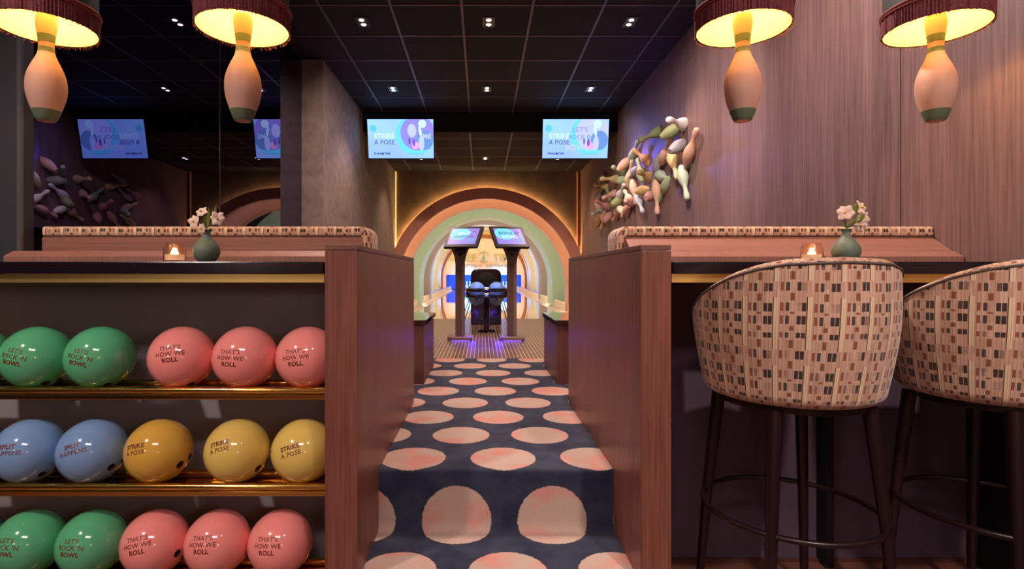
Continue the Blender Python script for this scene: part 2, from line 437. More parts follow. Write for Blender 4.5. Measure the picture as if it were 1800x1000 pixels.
def led(name, cx, zc, r, y, zf, col, es, rad=.012, label=None):
    m = plain(name.replace('_strip', '')+'_glow_%d' % int(y*10), col, .5, emit=col, es=es)
    mb = MB(); mb.tube([(p[0], y, p[1]) for p in arch_pts(cx, zc, r, zf, 48)], rad, 6)
    return mb, m
RINGS = [
 # zf, zb, rin px, rout px, cy, colour, led colour, led strength, label, gloss
 (10.55, 10.64, 157, 176, 506, (196, 136, 116), (255, 200, 110), 60, 'mauve brown outermost arch ring with golden halo around it', 'A'),
 (11.25, 11.45, 140, 172, 505, (194, 146, 116), (244, 250, 236), 10, 'peach arch ring just inside the mauve outermost ring', 'B'),
 (13.30, 14.30, 117, 150, 497, (172, 194, 152), (255, 240, 226), 12, 'mint green arch ring behind the peach ring', 'C'),
 (16.50, 17.00, 97, 124, 489, (150, 126, 112), (240, 235, 225), 12, 'taupe arch ring behind the mint green ring', 'D'),
 (18.60, 19.10, 90, 106, 488, (206, 202, 192), (255, 232, 180), 12, 'pale grey arch ring between taupe and yellow rings', 'E'),
 (21.00, 22.20, 82, 98, 486, (226, 208, 140), (255, 220, 150), 16, 'pale yellow arch ring deep in the lane tunnel', 'F'),
 (24.00, 24.40, 77, 90, 488, (212, 180, 96), (255, 205, 140), 16, 'gold arch ring behind the pale yellow ring', 'G'),
 (27.00, 27.30, 72.5, 86, 491, (180, 112, 66), (255, 222, 180), 45, 'orange brown innermost arch ring with glowing edge', 'H'),
]
for zf, zb, rin, rout, cy, colr, lc, ls, lab, q in RINGS:
    ls *= {'A': 1, 'H': .45, 'B': 7, 'C': 9, 'D': 8, 'E': 6, 'F': 4, 'G': 4}[q]
    zc = zc_of(cy, zf); ri, ro = px2r(rin, zf), px2r(rout, zf)
    e = empty('arch_ring', (AX, zf, PLAT), lab, 'arch', 'coloured arch rings over the lanes')
    arch_band(AX, zc, ri, ro, zf, zb, PLAT).build('band', plain('ring_paint_'+q.lower(), colr, .45), e, smooth=True, angle=30)
    if q == 'A':
        mb, mm = led('led_strip', AX, zc, ri+.22, 10.86, PLAT, (255, 214, 180), 24, .014); mb.build('led_strip', mm, e, label='glowing strip behind the ring opening')
        mb, mm = led('led_strip', AX, zc, ro-.035, zb+.035, PLAT, (255, 212, 140), ls, .009)
    else:
        mb, mm = led('led_strip', AX, zc, ri+(.035 if q != 'H' else .03), zb+.03, PLAT, lc, ls, .012 if q != 'H' else .03)
    mb.build('led_strip', mm, e, label='glowing strip on the back of the ring')
# side light profiles beside the arch wall
glow = plain('warm_profile_glow', (255, 190, 110), .5, emit=(255, 180, 100), es=1.6)
for x, lab in ((-1.668, 'thin warm light strip upright in left corner of the arch wall'), (1.85, 'thin warm light strip upright at right edge of the arch wall')):
    o = box('light_strip', glow if x < 0 else plain('dim_profile_glow', (200, 120, 80), .5, emit=(220, 120, 70), es=.35), x-.008, x+.008, 10.69, 10.715, PLAT, CEIL2-.01)
    tag(o, lab, 'light strip')

# ---------------------------------------------------------------- lanes
for s, lab in ((-1, 'left bowling lane of pale glossy boards running to the blue pit'), (1, 'right bowling lane of pale glossy boards running to the blue pit')):
    cx = AX+s*.86
    e = empty('bowling_lane', (cx, 9.3, PLAT), lab, 'bowling lane', 'pair of bowling lanes')
    box('lane_bed', M['lane'], cx-.53, cx+.53, 9.3, 28.1, .2, PLAT-.002, e)
    for t in (-1, 1):
        gx = cx+t*.66
        mb = MB()
        mb.prism([(gx+.125*math.cos(a), PLAT-.004+.08*math.sin(a)) for a in [PI+PI*k/10 for k in range(11)]]+[(gx+.125, .19), (gx-.125, .19)], 9.3, 28.1, 'Y')
        mb.build('gutter', M['gutter'], e, smooth=True)
box('lane_divider', M['lane'], AX-.073, AX+.073, 9.3, 28.1, .2, PLAT+.002).update_tag()
tag(bpy.data.objects['lane_divider'], 'narrow pale wood divider between the two lanes', 'lane divider')
cream = plain('cream_ledge', (244, 216, 180), .65); bluel = plain('ledge_blue_light', (60, 90, 200), .4, emit=(30, 80, 255), es=.35)
for s, x0, x1, lab in ((-1, -1.64, -1.56, 'long cream side rail along left lane edge'), (1, 1.75, 1.83, 'long cream side rail along right lane edge')):
    e = empty('lane_rail', ((x0+x1)/2, 10.8, .2), lab, 'rail', 'rails beside the lanes')
    box('rail_body', cream, x0, x1, 10.82, 28.0, .2, .515, e, bevel=.01)
    box('blue_lit_top', bluel, x0+.02, x1-.02, 16.5, 28.0, .515, .53, e, label='strip painting blue light on the rail top')  # emissive strip imitates blue light falling on the far rail top
# end wall with pit opening
pink = plain('blush_wall', (236, 196, 168), .6)
PZ = 28.3
PW0, PW1 = AX-1.93, AX+1.93
mb = MB(); mb.box(-2.9, 3.1, PZ, PZ+.1, 1.09, 4.0); mb.box(-2.9, PW0, PZ, PZ+.1, .1, 1.09); mb.box(PW1, 3.1, PZ, PZ+.1, .1, 1.09)
o = mb.build('wall_end', pink); o['kind'] = 'structure'
bl = plain('blue_pit_backdrop', (20, 70, 200), .5, emit=(6, 80, 230), es=.4)
struct('wall_pit', bl, PW0-.1, PW1+.1, 29.2, 29.28, .1, 1.3)
struct('floor_pit', M['gloss_black'], PW0-.1, PW1+.1, 28.1, 29.2, .2, PLAT-.002)
struct('trim_6', M['black'], AX-.12, AX+.12, 28.25, 28.42, PLAT, 1.09)
light('POINT', 'pit_light', (AX-.9, 28.05, 1.0), 60, (40, 160, 255), .1); light('POINT', 'pit_light', (AX+.9, 28.05, 1.0), 60, (40, 160, 255), .1)

PROF = [(0,0),(.0258,0),(.0302,.006),(.0359,.019),(.0496,.057),(.0573,.0857),(.0605,.1143),(.0580,.1492),(.0470,.1842),(.0314,.2191),(.02495,.2381),(.0228,.254),(.02375,.2762),(.0266,.2985),(.0306,.3207),(.03235,.3429),(.0300,.3620),(.0240,.3740),(.0130,.3800),(0,.3810)]
def smooth_prof(P, n=4):
    out = []
    for i in range(len(P)-1):
        p0 = P[max(i-1, 0)]; p1 = P[i]; p2 = P[i+1]; p3 = P[min(i+2, len(P)-1)]
        if i < 2: p0 = p1
        for k in range(n):
            t = k/n
            f = lambda a, b, c, d: .5*((2*b)+(-a+c)*t+(2*a-5*b+4*c-d)*t*t+(-a+3*b-3*c+d)*t**3)
            out.append((max(0, f(p0[0], p1[0], p2[0], p3[0])), f(p0[1], p1[1], p2[1], p3[1])))
    out.append(P[-1]); out[0] = (0, 0)
    return out
SP = [(0, 0)]+smooth_prof(PROF[1:], 4)[0:]
SP[1] = (.0258, 0.0)
def pin_mesh(n=28):
    mb = MB(); mb.lathe(SP, n=n); return mb
pm = pin_mesh(16).build('bowling_pin', M['pinwhite'], smooth=True, angle=60)
first = True
for s in (-1, 1):
    for row in range(4):
        for k in range(row+1):
            loc = (AX+s*.86+(k-row/2)*.305, 28.15-.0+row*.26, PLAT)
            if first: o = pm; first = False
            else: o = pm.copy(); COL.objects.link(o)
            o.location = loc
            tag(o, 'white bowling pin standing in blue light at far end of lane', 'bowling pin', 'pins standing at the lane ends')

# ---------------------------------------------------------------- text
def text_mesh(lines, size, spacing=1.25, bold=(), align='CENTER', shear=0):
    """returns list of (verts2d, faces) merged; lines stacked downwards, centred"""
    V, Fc, mats = [], [], []
    H = size*spacing*(len(lines)-1)
    for i, t in enumerate(lines):
        cu = bpy.data.curves.new('t', 'FONT'); cu.body = t; cu.size = size; cu.align_x = align; cu.align_y = 'CENTER'; cu.resolution_u = 2
        cu.offset = size*(.035 if i in bold else .010); cu.space_character = 1.05; cu.shear = shear
        ob = bpy.data.objects.new('t', cu); COL.objects.link(ob)
        bpy.context.view_layer.update()
        me = bpy.data.meshes.new_from_object(ob.evaluated_get(bpy.context.evaluated_depsgraph_get()))
        n0 = len(V)
        V += [(v.co.x, v.co.y+H/2-i*size*spacing) for v in me.vertices]
        for p in me.polygons: Fc.append([n0+q for q in p.vertices]); mats.append(1 if i in bold else 0)
        bpy.data.objects.remove(ob); bpy.data.curves.remove(cu); bpy.data.meshes.remove(me)
    return V, Fc, mats
def flat_text(name, lines, size, mat, mat4, parent, bold=(), spacing=1.25, align='CENTER', thick=0, mats2=None, shear=0):
    V, Fc, ms = text_mesh(lines, size, spacing, bold, align, shear)
    bm = bmesh.new(); vs = [bm.verts.new((x, y, 0)) for x, y in V]
    for f in Fc:
        try: bm.faces.new([vs[i] for i in f])
        except ValueError: pass
    if thick:
        r = bmesh.ops.extrude_face_region(bm, geom=list(bm.faces))
        bmesh.ops.translate(bm, vec=(0, 0, thick), verts=[g_ for g_ in r['geom'] if isinstance(g_, bmesh.types.BMVert)])
    me = bpy.data.meshes.new(name); bm.to_mesh(me); bm.free()
    me.transform(mat4); me.transform(Matrix.Translation(-base_of(parent)))
    return link_mesh(name, me, mat, parent)
def frame(c, right, up):
    r = Vector(right).normalized(); u = Vector(up).normalized(); n = r.cross(u)
    return Matrix(((r.x, u.x, n.x, c[0]), (r.y, u.y, n.y, c[1]), (r.z, u.z, n.z, c[2]), (0, 0, 0, 1)))

# sign on the end wall
signm = plain('olive_sign_letters', (150, 148, 96), .4, .3)
se = empty('wall_sign', (AX, PZ, 1.9), 'olive SPARE TIME BOUTIQUE BOWLING lettering on the blush end wall', 'sign')
Rx, Uz = (1, 0, 0), (0, 0, 1)
flat_text('lettering', ['SPARE'], .50, signm, frame((AX-1.10, PZ-.03, 1.95), Rx, Uz), se, thick=.03, bold=(0,))
flat_text('lettering', ['TIME'], .50, signm, frame((AX+1.05, PZ-.03, 1.95), Rx, Uz), se, thick=.03, bold=(0,))
for tx, wd in ((-.72, 'BOUTIQUE'), (.72, 'BOWLING')): flat_text('lettering', [wd], .25, signm, frame((AX+tx, PZ-.03, 1.55), Rx, Uz), se, thick=.03)
mb = MB()
mb.lathe([(r*1.15, z*1.15) for r, z in SP], (AX+.0, PZ-.04, 1.78), 16, Matrix.Diagonal((1, .2, 1, 1)))
mb.build('pin_emblem', plain('green_emblem', (90, 160, 120), .4), se, smooth=True)
for a0, a1 in ((.15*PI, .85*PI), (1.2*PI, 1.8*PI)):
    mb = MB(); mb.tube([(AX+.27*math.cos(a0+(a1-a0)*k/12), PZ-.03, 1.99+.27*math.sin(a0+(a1-a0)*k/12)) for k in range(13)], .022, 6)
    mb.build('emblem_ring', signm, se)

# ---------------------------------------------------------------- carpet
pathpts = [(1.72, 0.0), (1.72, TREAD-.02), (1.735, TREAD), (2.085, TREAD), (2.100, TREAD+.004), (2.110, TREAD+.018), (2.114, TREAD+.04),
           (2.114, PLAT-.02), (2.115, PLAT-.008), (2.120, PLAT-.002), (2.130, PLAT), (3.21, PLAT)]
sv = [0]
for a, b_ in zip(pathpts, pathpts[1:]): sv.append(sv[-1]+math.hypot(b_[0]-a[0], b_[1]-a[1]))
off = 3.21-sv[-1]; sv = [s_+off for s_ in sv]
mb = MB(); mb.uv = mb.bm.loops.layers.uv.new('UVMap')
def carpet_quad(x0, x1, a, b_, sa, sb):
    v = [mb.bm.verts.new((x0, a[0], a[1])), mb.bm.verts.new((x1, a[0], a[1])), mb.bm.verts.new((x1, b_[0], b_[1])), mb.bm.verts.new((x0, b_[0], b_[1]))]
    f = mb.bm.faces.new(v)
    for lp, uv in zip(f.loops, ((x0, sa), (x1, sa), (x1, sb), (x0, sb))): lp[mb.uv].uv = uv
for k in range(len(pathpts)-1): carpet_quad(-.395, .504, pathpts[k], pathpts[k+1], sv[k], sv[k+1])
carpet_quad(-1.675, 1.914, (3.21, PLAT), (4.905, PLAT), 3.21, 4.905)
for xa, xb in ((-1.9, -.498), (.601, 1.914)): carpet_quad(xa, xb, (2.42, PLAT), (3.21, PLAT), 2.42, 3.21)
carpet_quad(-1.9, -1.675, (3.21, PLAT), (4.905, PLAT), 3.21, 4.905)
o = mb.build('carpet', M['carpet'], smooth=True, angle=80, weld=.0005)
tag(o, 'navy carpet with rows of large pink beige dots running up the step', 'carpet')
box('floor_step', M['dark_wall'], -.395, .504, 1.73, 2.1, 0, TREAD-.01)['kind'] = 'structure'
box('floor_step_upper', M['dark_wall'], -.395, .504, 2.13, 2.18, 0, PLAT-.02)['kind'] = 'structure'

# ---------------------------------------------------------------- partitions
for x0, x1, lab in ((-.498, -.395, 'tall mahogany partition between ball rack and carpeted aisle'), (.504, .601, 'tall mahogany partition between carpeted aisle and bar stools')):
    e = empty('aisle_partition', ((x0+x1)/2, 1.75, 0), lab, 'partition', 'wooden partitions flanking the aisle')
    box('panel', M['wood_part'], x0, x1, 1.75, 3.21, 0, 1.195, e, bevel=.0015)
    box('cap', M['wood_part_h'], x0, x1, 1.75, 3.21, 1.1965, 1.2135, e, bevel=.0015)
# low cabinets at the top of the aisle
for s, xa, xb, lab in ((-1, -1.15, -.393, 'low dark wood cabinet with glossy top left of aisle end'), (1, .508, 1.25, 'low dark wood cabinet with glossy top right of aisle end')):
    e = empty('low_cabinet', ((xa+xb)/2, 3.74, PLAT), lab, 'cabinet', 'low cabinets at the aisle end')
    box('body', wood('low_cabinet_veneer', (86, 50, 48), (112, 70, 66), .45), xa, xb, 3.75, 4.5, PLAT, .775, e)
    xa2, xb2 = (xa, xb+.014) if s < 0 else (xa-.014, xb)
    box('cabinet_top', plain('glossy_cabinet_top', (60, 38, 38), .05, coat=1, spec=.8), xa2, xb2, 3.735, 4.515, .776, .808, e)

# ---------------------------------------------------------------- counters
for side, x0, x1, xs, lab in ((-1, -2.68, -.498, -.505, 'long black granite bar counter above the bowling ball rack'), (1, .601, 1.912, .608, 'long black granite bar counter behind the two bar stools')):
    e = empty('bar_counter', ((x0+x1)/2, 1.75, 0), lab, 'counter', 'bar counters either side of the aisle')
    a, b_ = (x0, xs) if side < 0 else (xs, x1)
    box('countertop', M['stone'], a, b_, 1.75, 2.085, 1.122, 1.16, e, bevel=.002)
    box('brass_fascia', M['brass_satin'], a, b_, 1.768, 1.80, 1.093, 1.121, e, bevel=.001, label='satin brass strip under the stone edge')
    box('underside', M['dark_wall'], a, b_, 1.80, 2.16, 1.10, 1.121, e)
    if side > 0:
        box('back_panel', M['bar_back'], a, b_, 2.16, 2.178, 0, 1.10, e)
        box('side_panel', M['black'], 1.895, 1.911, 1.80, 2.158, 0, 1.098, e)
        for px in (1.31,): box('panel_post', M['black'], px, px+.03, 2.10, 2.16, 0, 1.10, e)
        box('plinth', wood('plinth_wood', (70, 40, 36), (100, 60, 50)), a, b_, 2.145, 2.16, 0, .012, e)
# ball rack
re_ = empty('ball_rack', (-1.5, 1.84, 0), 'brass railed rack of bowling balls under the left counter', 'rack')
box('back_panel', M['rack_back'], -2.68, -.5, 2.16, 2.178, 0, 1.10, re_)
RZ = [.831, .507, .188]
for zc in RZ:
    zr = zc-.1009
    for y in (1.855, 1.985):
        mb = MB(); mb.tube([(-2.66, y, zr), (-.5, y, zr)], .012, 16); mb.build('rail', M['brass'], re_, smooth=True)
    box('rack_plate', M['brass'], -2.66, -.5, 1.848, 1.992, zr-.030, zr-.0135, re_, bevel=.002)
    for x in (-2.3, -1.4): box('bracket', M['brass'], x-.01, x+.01, 1.9, 2.158, zr-.045, zr-.0305, re_)

# ---------------------------------------------------------------- bowling balls
def make_ball_mesh():
    bm = bmesh.new(); bmesh.ops.create_uvsphere(bm, u_segments=96, v_segments=56, radius=.108)
    me = bpy.data.meshes.new('ball'); bm.to_mesh(me); bm.free()
    ob = bpy.data.objects.new('ball', me); COL.objects.link(ob)
    dirs = [Vector((.87, -.36, -.34)), Vector((.80, -.02, -.60)), Vector((.97, .02, -.20)), Vector((-.42, -.52, -.74))]
    rad = [.0135, .0115, .0115, .004]
    cut = MB()
    for d, r in zip(dirs, rad):
        d.normalize(); cut.tube([d*.078, d*.13], r, 24)
    c = cut.build('cut', None)
    md = ob.modifiers.new('b', 'BOOLEAN'); md.operation = 'DIFFERENCE'; md.object = c; md.solver = 'EXACT'
    bpy.context.view_layer.update()
    me2 = bpy.data.meshes.new_from_object(ob.evaluated_get(bpy.context.evaluated_depsgraph_get()))
    bpy.data.objects.remove(ob); bpy.data.objects.remove(c)
    me2.materials.clear(); me2.materials.append(None); me2.materials.append(None)
    inn = [False]*len(me2.polygons)
    for i, p in enumerate(me2.polygons):
        inn[i] = p.center.length < .1065
        p.use_smooth = True; p.material_index = 1 if inn[i] else 0
    me2.set_sharp_from_angle(angle=math.radians(25))
    return me2
BM = make_ball_mesh()
LINES = {'rock': (["LET'S", "ROCK 'N", "BOWL"], (2,)), 'roll': (["THAT'S", "HOW WE", "ROLL"], (2,)), 'split': (["SPLIT", "HAPPENS"], (0,)), 'strike': (["STRIKE", "A POSE"], (0,))}
BALL_MESH = {}
def ball(x, zc, color, words, label, ndir, tilt, roll, y=1.92, name='bowling_ball', group=None, scale=1.0):
    if color not in BALL_MESH:
        me = BM.copy(); me.materials[0] = M['ball_'+color]; me.materials[1] = M['hole']; BALL_MESH[color] = me
    o = bpy.data.objects.new(name, BALL_MESH[color]); COL.objects.link(o); o.location = (x, y, zc); o.rotation_euler = (0, math.radians(roll), 0)
    tag(o, label, 'bowling ball', group)
    if words:
        V, Fc, ms = text_mesh(LINES[words][0], .0205*scale, 1.0, LINES[words][1])
        n = Vector(ndir).normalized(); r = Vector((0, 0, 1)).cross(n).normalized(); r = r if r.x > 0 else -r
        up = n.cross(r); up = up if up.z > 0 else -up
        t = math.radians(tilt); Rinv = Matrix.Rotation(-math.radians(roll), 3, 'Y'); R0 = .1087
        pts = []
        for a, b_ in V:
            a2 = a*math.cos(t)-b_*math.sin(t); b2 = a*math.sin(t)+b_*math.cos(t)
            L = math.hypot(a2, b2); th = L/.108
            d = n*math.cos(th)+((r*a2+up*b2)/L*math.sin(th) if L > 1e-9 else Vector())
            pts.append(Rinv @ (d*R0))
        me = bpy.data.meshes.new('lettering'); me.from_pydata(pts, [], Fc)
        for p, k in zip(me.polygons, ms): p.material_index = k
        link_mesh('lettering', me, [M['ink'], M['ink2']], o)
    return o
G1, G2, G3 = 'bowling balls on the top rack rail', 'bowling balls on the middle rack rail', 'bowling balls on the bottom rack rail'
z1, z2, z3 = RZ
ball(-1.765, z1, 'green', None, 'green ball mostly cut off at left end of top rail', (0, -1, .2), 0, 30, group=G1)
ball(-1.545, z1, 'green', 'rock', "green LET'S ROCK 'N BOWL ball on top rail, beside the cut-off one", (.02, -1, .16), -12, 34, group=G1)
ball(-1.325, z1, 'green', 'rock', "green LET'S ROCK 'N BOWL ball beside the gap on top rail", (.0, -1, .14), -12, 40, group=G1)
ball(-1.042, z1, 'pink', 'roll', 'pink ball just right of the top rail gap, lettering set highest', (.12, -1, .26), 6, 38, group=G1)
ball(-.822, z1, 'pink', 'roll', "pink THAT'S HOW WE ROLL ball in middle of the three on top rail", (-.10, -1, .12), -2, 75, group=G1)
ball(-.605, z1, 'pink', 'roll', "pink THAT'S HOW WE ROLL ball on top rail against the wood partition", (-.10, -1, .14), 6, 70, group=G1)
ball(-1.79, z2, 'teal', None, 'dark blue ball sliver at left end of middle rail', (0, -1, .2), 0, 30, group=G2)
ball(-1.572, z2, 'blue', 'split', 'blue SPLIT HAPPENS ball on middle rail, cut by left photo edge', (.05, -1, .32), 4, 22, group=G2)
ball(-1.352, z2, 'blue', 'split', 'blue SPLIT HAPPENS ball on middle rail touching the dark yellow ball', (.0, -1, .34), 16, 5, group=G2)
ball(-1.122, z2, 'yellow', 'strike', 'darker yellow STRIKE A POSE ball on middle rail next to the blue balls', (-.25, -1, .34), 14, 0, group=G2)
ball(-.85, z2, 'lemon', 'strike', 'pale yellow ball on middle rail with two dark holes near its base', (-.20, -1, .44), 18, 8, group=G2)
ball(-.620, z2, 'lemon', 'strike', 'pale yellow STRIKE A POSE ball on middle rail against the partition', (-.12, -1, .30), 18, 70, group=G2)
ball(-1.79, z3, 'teal', None, 'dark teal ball sliver at left end of bottom rail', (0, -1, .2), 0, 30, group=G3)
ball(-1.573, z3, 'green', 'rock', "green LET'S ROCK 'N BOWL ball on bottom rail, cut by left photo edge", (.0, -1, .30), -4, 50, group=G3)
ball(-1.354, z3, 'green', 'rock', "green LET'S ROCK 'N BOWL ball on bottom rail beside the pink balls", (-.03, -1, .28), -2, 50, group=G3)
ball(-1.136, z3, 'pink', 'roll', 'pink ball on bottom rail touching the green ball', (-.04, -1, .36), 12, -10, group=G3)
ball(-.918, z3, 'pink', 'roll', 'pink ball on bottom rail between two other pink balls', (-.08, -1, .38), 4, 60, group=G3)
ball(-.70, z3, 'pink', 'roll', 'pink ball on bottom rail nearest the partition, gap at its right', (-.10, -1, .34), 2, 60, group=G3)

# ---------------------------------------------------------------- banquettes behind the counters
def banquette(side, x0, x1, xe, lab):
    e = empty('banquette', ((x0+x1)/2, 2.3, PLAT), lab, 'banquette', 'banquettes behind the bar counters')
    xl = -1.896 if side < 0 else x0; yl = 2.268 if side < 0 else 2.34
    mb = MB(); mb.prism([(2.186, 0.4), (2.186, 1.190), (2.189, 1.193), (2.232, 1.2148), (yl, 1.2148), (yl, .4)], xl, x1, 'X')
    mb.build('ledge', M['wood_bench_v'], e)
    mb = MB(); mb.prism([(2.241 if side > 0 else 2.335, 1.2155), (2.341 if side > 0 else 2.335, 1.2775), (2.43, 1.2775), (2.43, PLAT), (2.345, PLAT), (2.345, 1.2155)], x0, x1, 'X')
    mb.build('backboard', M['wood_bench'], e)
    # padded top roll and arm pad
    ya, yb, za, zb = 2.335, 2.52, 1.2785, 1.325
    mb = MB()
    prof = []
    for (cy_, cz_, a0) in ((ya+.02, za+.012, PI), (ya+.022, zb-.022, PI*.75), (yb-.022, zb-.022, PI*.25), (yb-.012, za+.01, 0)):
        prof.append((cy_+.02*math.cos(a0), cz_+.02*math.sin(a0)))
    P_ = []
    for k in range(24):
        a = 2*PI*k/24; cc_, ss_ = math.cos(a), math.sin(a)
        P_.append(((ya+yb)/2+(yb-ya)/2*math.copysign(abs(cc_)**.35, cc_), (za+zb)/2+(zb-za)/2*math.copysign(abs(ss_)**.45, ss_)))
    per = [0]
    for k in range(24): per.append(per[-1]+math.dist(P_[k], P_[(k+1) % 24]))
    L = abs(x1-x0)
    def fn(u_, v_):
        k = int(round(v_*24)) % 24; return (x0+(x1-x0)*u_, P_[k][0], P_[k][1])
    mb.grid(fn, 40, 24, lambda u_, v_: (L*u_, per[int(round(v_*24))]+.04))
    mb.build('padded_top', M['fabric'], e, smooth=True, angle=80)
    s = 1 if side < 0 else -1
    # arm pad wrapping down the open end
    xa, xb = (x1-.01, x1+.036) if side < 0 else (x0-.036, x0+.01)
    mb = MB()
    Q = []
    for k in range(20):
        a = 2*PI*k/20; c_, s_ = math.cos(a), math.sin(a)
        Q.append(((ya+yb)/2+(yb-ya)/2*math.copysign(abs(c_)**.4, c_), (xa+xb)/2+(xb-xa)/2*math.copysign(abs(s_)**.4, s_)))
    per2 = [0]
    for k in range(20): per2.append(per2[-1]+math.dist(Q[k], Q[(k+1) % 20]))
    def fn2(u_, v_):
        k = int(round(v_*20)) % 20; z = .55+(1.322-.55)*u_
        t = max(0, (z-1.285)/.037); q = Q[k]; shrink = 1-.55*t*t
        xin = x1-.02 if side < 0 else x0+.02
        return (xin+(q[1]-xin)*shrink, q[0], z)
    mb.grid(fn2, 60, 20, lambda u_, v_: (per2[int(round(v_*20))], u_*.77))
    mb.build('arm_pad', M['fabric'], e, smooth=True, angle=80)
    mb = MB(); mb.grid(lambda u_, v_: (x0+(x1-x0)*u_, 2.43+.5*v_, .82), 4, 4, lambda u_, v_: (L*u_, .5*v_)); mb.build('seat_cushion', M['fabric'], e)
    box('seat_base', M['wood_bench'], x0, x1, 2.431, 2.90, PLAT, .815, e)
banquette(-1, -1.86, -.505, 0, 'left upholstered banquette with wooden back behind the ball rack counter')
banquette(1, .606, 1.910, 0, 'right upholstered banquette with wooden back behind the bar stool counter')

# ---------------------------------------------------------------- pendant lamps
def pin_parts(parent, base, sc=1.0, mats=None):
    c = Vector(base)
    def seg(name, z0, z1, mat, grow=0, **k):
        pr = [(r+grow, z) for r, z in SP if z0 <= z <= z1]
        def rad(z):
            for (ra, za), (rb, zb_) in zip(SP[1:], SP[2:]):
                if za <= z <= zb_ and zb_ > za: return ra+(rb-ra)*(z-za)/(zb_-za)
            return 0
        if z0 > 0: pr = [(rad(z0)+grow, z0)]+pr
        if z1 < .38: pr = pr+[(rad(z1)+grow, z1)]
        if grow: pr = [(rad(z0)-.002, z0)]+pr+[(rad(z1)-.002, z1)]
        mb = MB(); mb.lathe([(r*sc, z*sc) for r, z in pr], c, 48); return mb.build(name, mat, parent, smooth=True, angle=50, **k)
    seg('pin_body', 0, .381, M['clay'])
    seg('pin_base', 0.0005, .036, M['pingreen'], .0008, label='sage green foot of the pin')
    seg('pin_stripe', .274, .300, M['pingreen'], .0008); seg('pin_stripe', .239, .256, M['pingreen'], .0008)
def make_lamp(loc, lab):
    x, y = loc; zr = EYE+.856
    e = empty('pendant_lamp', (x, y, EYE+.53), lab, 'pendant lamp', 'fringed pendant lamps with bowling pins')
    pin_parts(e, (x, y, EYE+.535))
    R = .152
    mb = MB(); n = 300
    rings = []
    rr = [random.random() for _ in range(n)]
    for t in range(7):
        ring = []
        for k in range(n):
            a = 2*PI*k/n; ph = rr[k]
            rad = R+.003+.0028*math.sin(k*2.1+ph*2)+.0015*(ph-.5)*t/6
            z = zr+.068*(1-t/6.0) - (.007*ph if t == 6 else 0)+.002
            ring.append(mb.bm.verts.new((x+rad*math.cos(a), y+rad*math.sin(a), z)))
        rings.append(ring)
    for r0, r1 in zip(rings, rings[1:]):
        for k in range(n): mb.bm.faces.new((r0[k], r0[(k+1) % n], r1[(k+1) % n], r1[k]))
    # loose thread ends
    for k in range(0, 150):
        a = random.random()*2*PI; rad = R+.003; z0 = zr+.004; z1 = zr-.004-random.random()*.008
        mb.tube([(x+rad*math.cos(a), y+rad*math.sin(a), z0), (x+(rad+.002)*math.cos(a+.01), y+(rad+.002)*math.sin(a+.01), z1)], .0006, 3, cap=False)
    mb.build('fringe', M['fringe'], e, smooth=True, angle=90)
    mb = MB(); mb.torus((x, y, zr+.070), R+.005, .0055, 72, 8); mb.torus((x, y, zr+.060), R+.0055, .003, 72, 8); mb.build('braid', M['braid'], e, smooth=True)
    mb = MB(); mb.lathe([(R-.0015, zr+.001), (R-.0015, zr+.20), (0, zr+.20)], (x, y, 0), 64); mb.build('shade_lining', M['lining'], e, smooth=True, angle=50)
    mb = MB(); mb.lathe([(R-.001, zr+.0), (R, zr+.0), (R, zr+.62), (0, zr+.62)], (x, y, 0), 64); mb.build('lamp_body', M['tubegrey'], e, smooth=True, angle=50)
    mb = MB(); mb.lathe([(0, zr+.085), (.02, zr+.09), (.03, zr+.115), (.022, zr+.14), (.014, zr+.16), (.014, zr+.2)], (x, y, 0), 24); mb.build('bulb', M['bulb'], e, smooth=True)
    mb = MB(); mb.tube([(x, y, zr+.62), (x, y, CEIL-.02)], .004, 8); mb.build('cord', M['black'], e)
    mb = MB(); mb.lathe([(0, CEIL-.025), (.05, CEIL-.025), (.05, CEIL), (0, CEIL)], (x, y, 0), 24); mb.build('ceiling_rose', M['black'], e)
    return e
LAMPS = [(-1.523, 'far left pendant lamp with burgundy fringe and terracotta pin'), (-.835, 'pendant lamp hanging nearest the left partition, above left vase'),
         (.912, 'pendant lamp hanging above the candle on right counter'), (1.588, 'far right pendant lamp beside the walnut wall')]
l0 = make_lamp((LAMPS[0][0], 1.93), LAMPS[0][1])
for i, (x, lab) in enumerate(LAMPS):
    if i: dup(l0, (x, 1.93, EYE+.53), (0, 0, i*.9), lab)
    light('POINT', 'pendant_light', (x, 1.93, EYE+.856+.062), 6.0, (255, 205, 120), .025)

# ---------------------------------------------------------------- ceiling downlights
def downlight(x, y, z, lab, group='double downlights in the black ceiling'):
    e = empty('downlight', (x, y, z), lab, 'ceiling light', group)
    mb = MB(); mb.box(x-.055, x+.055, y-.10, y+.10, z-.006, z+.0); mb.build('housing', M['black'], e, bevel=.002)
    for s in (-1, 1):
        mb = MB(); mb.lathe([(0, z-.009), (.019, z-.009), (.023, z-.005)], (x, y+s*.045, 0), 20); mb.build('lamp_lens', M['downlamp'], e)
    return e
d0 = downlight(SPOTS[0][0], SPOTS[0][1], CEIL-.001, 'double ceiling downlight, nearest row, left one')
names = ['', 'double ceiling downlight, nearest row, middle one', 'double ceiling downlight, nearest row, right one', 'double ceiling downlight above and left of left television',
         'double ceiling downlight in second row, between the televisions', 'double ceiling downlight in second row above right television']
for i in range(1, 6): dup(d0, (SPOTS[i][0], SPOTS[i][1], CEIL-.001), None, names[i])
for (x, y), lab in zip(SPOTS2, ('far downlight peeking below left television', 'far downlight in the middle between both televisions', 'far downlight peeking below right television')):
    dup(d0, (x, y, CEIL2-.001), None, lab)

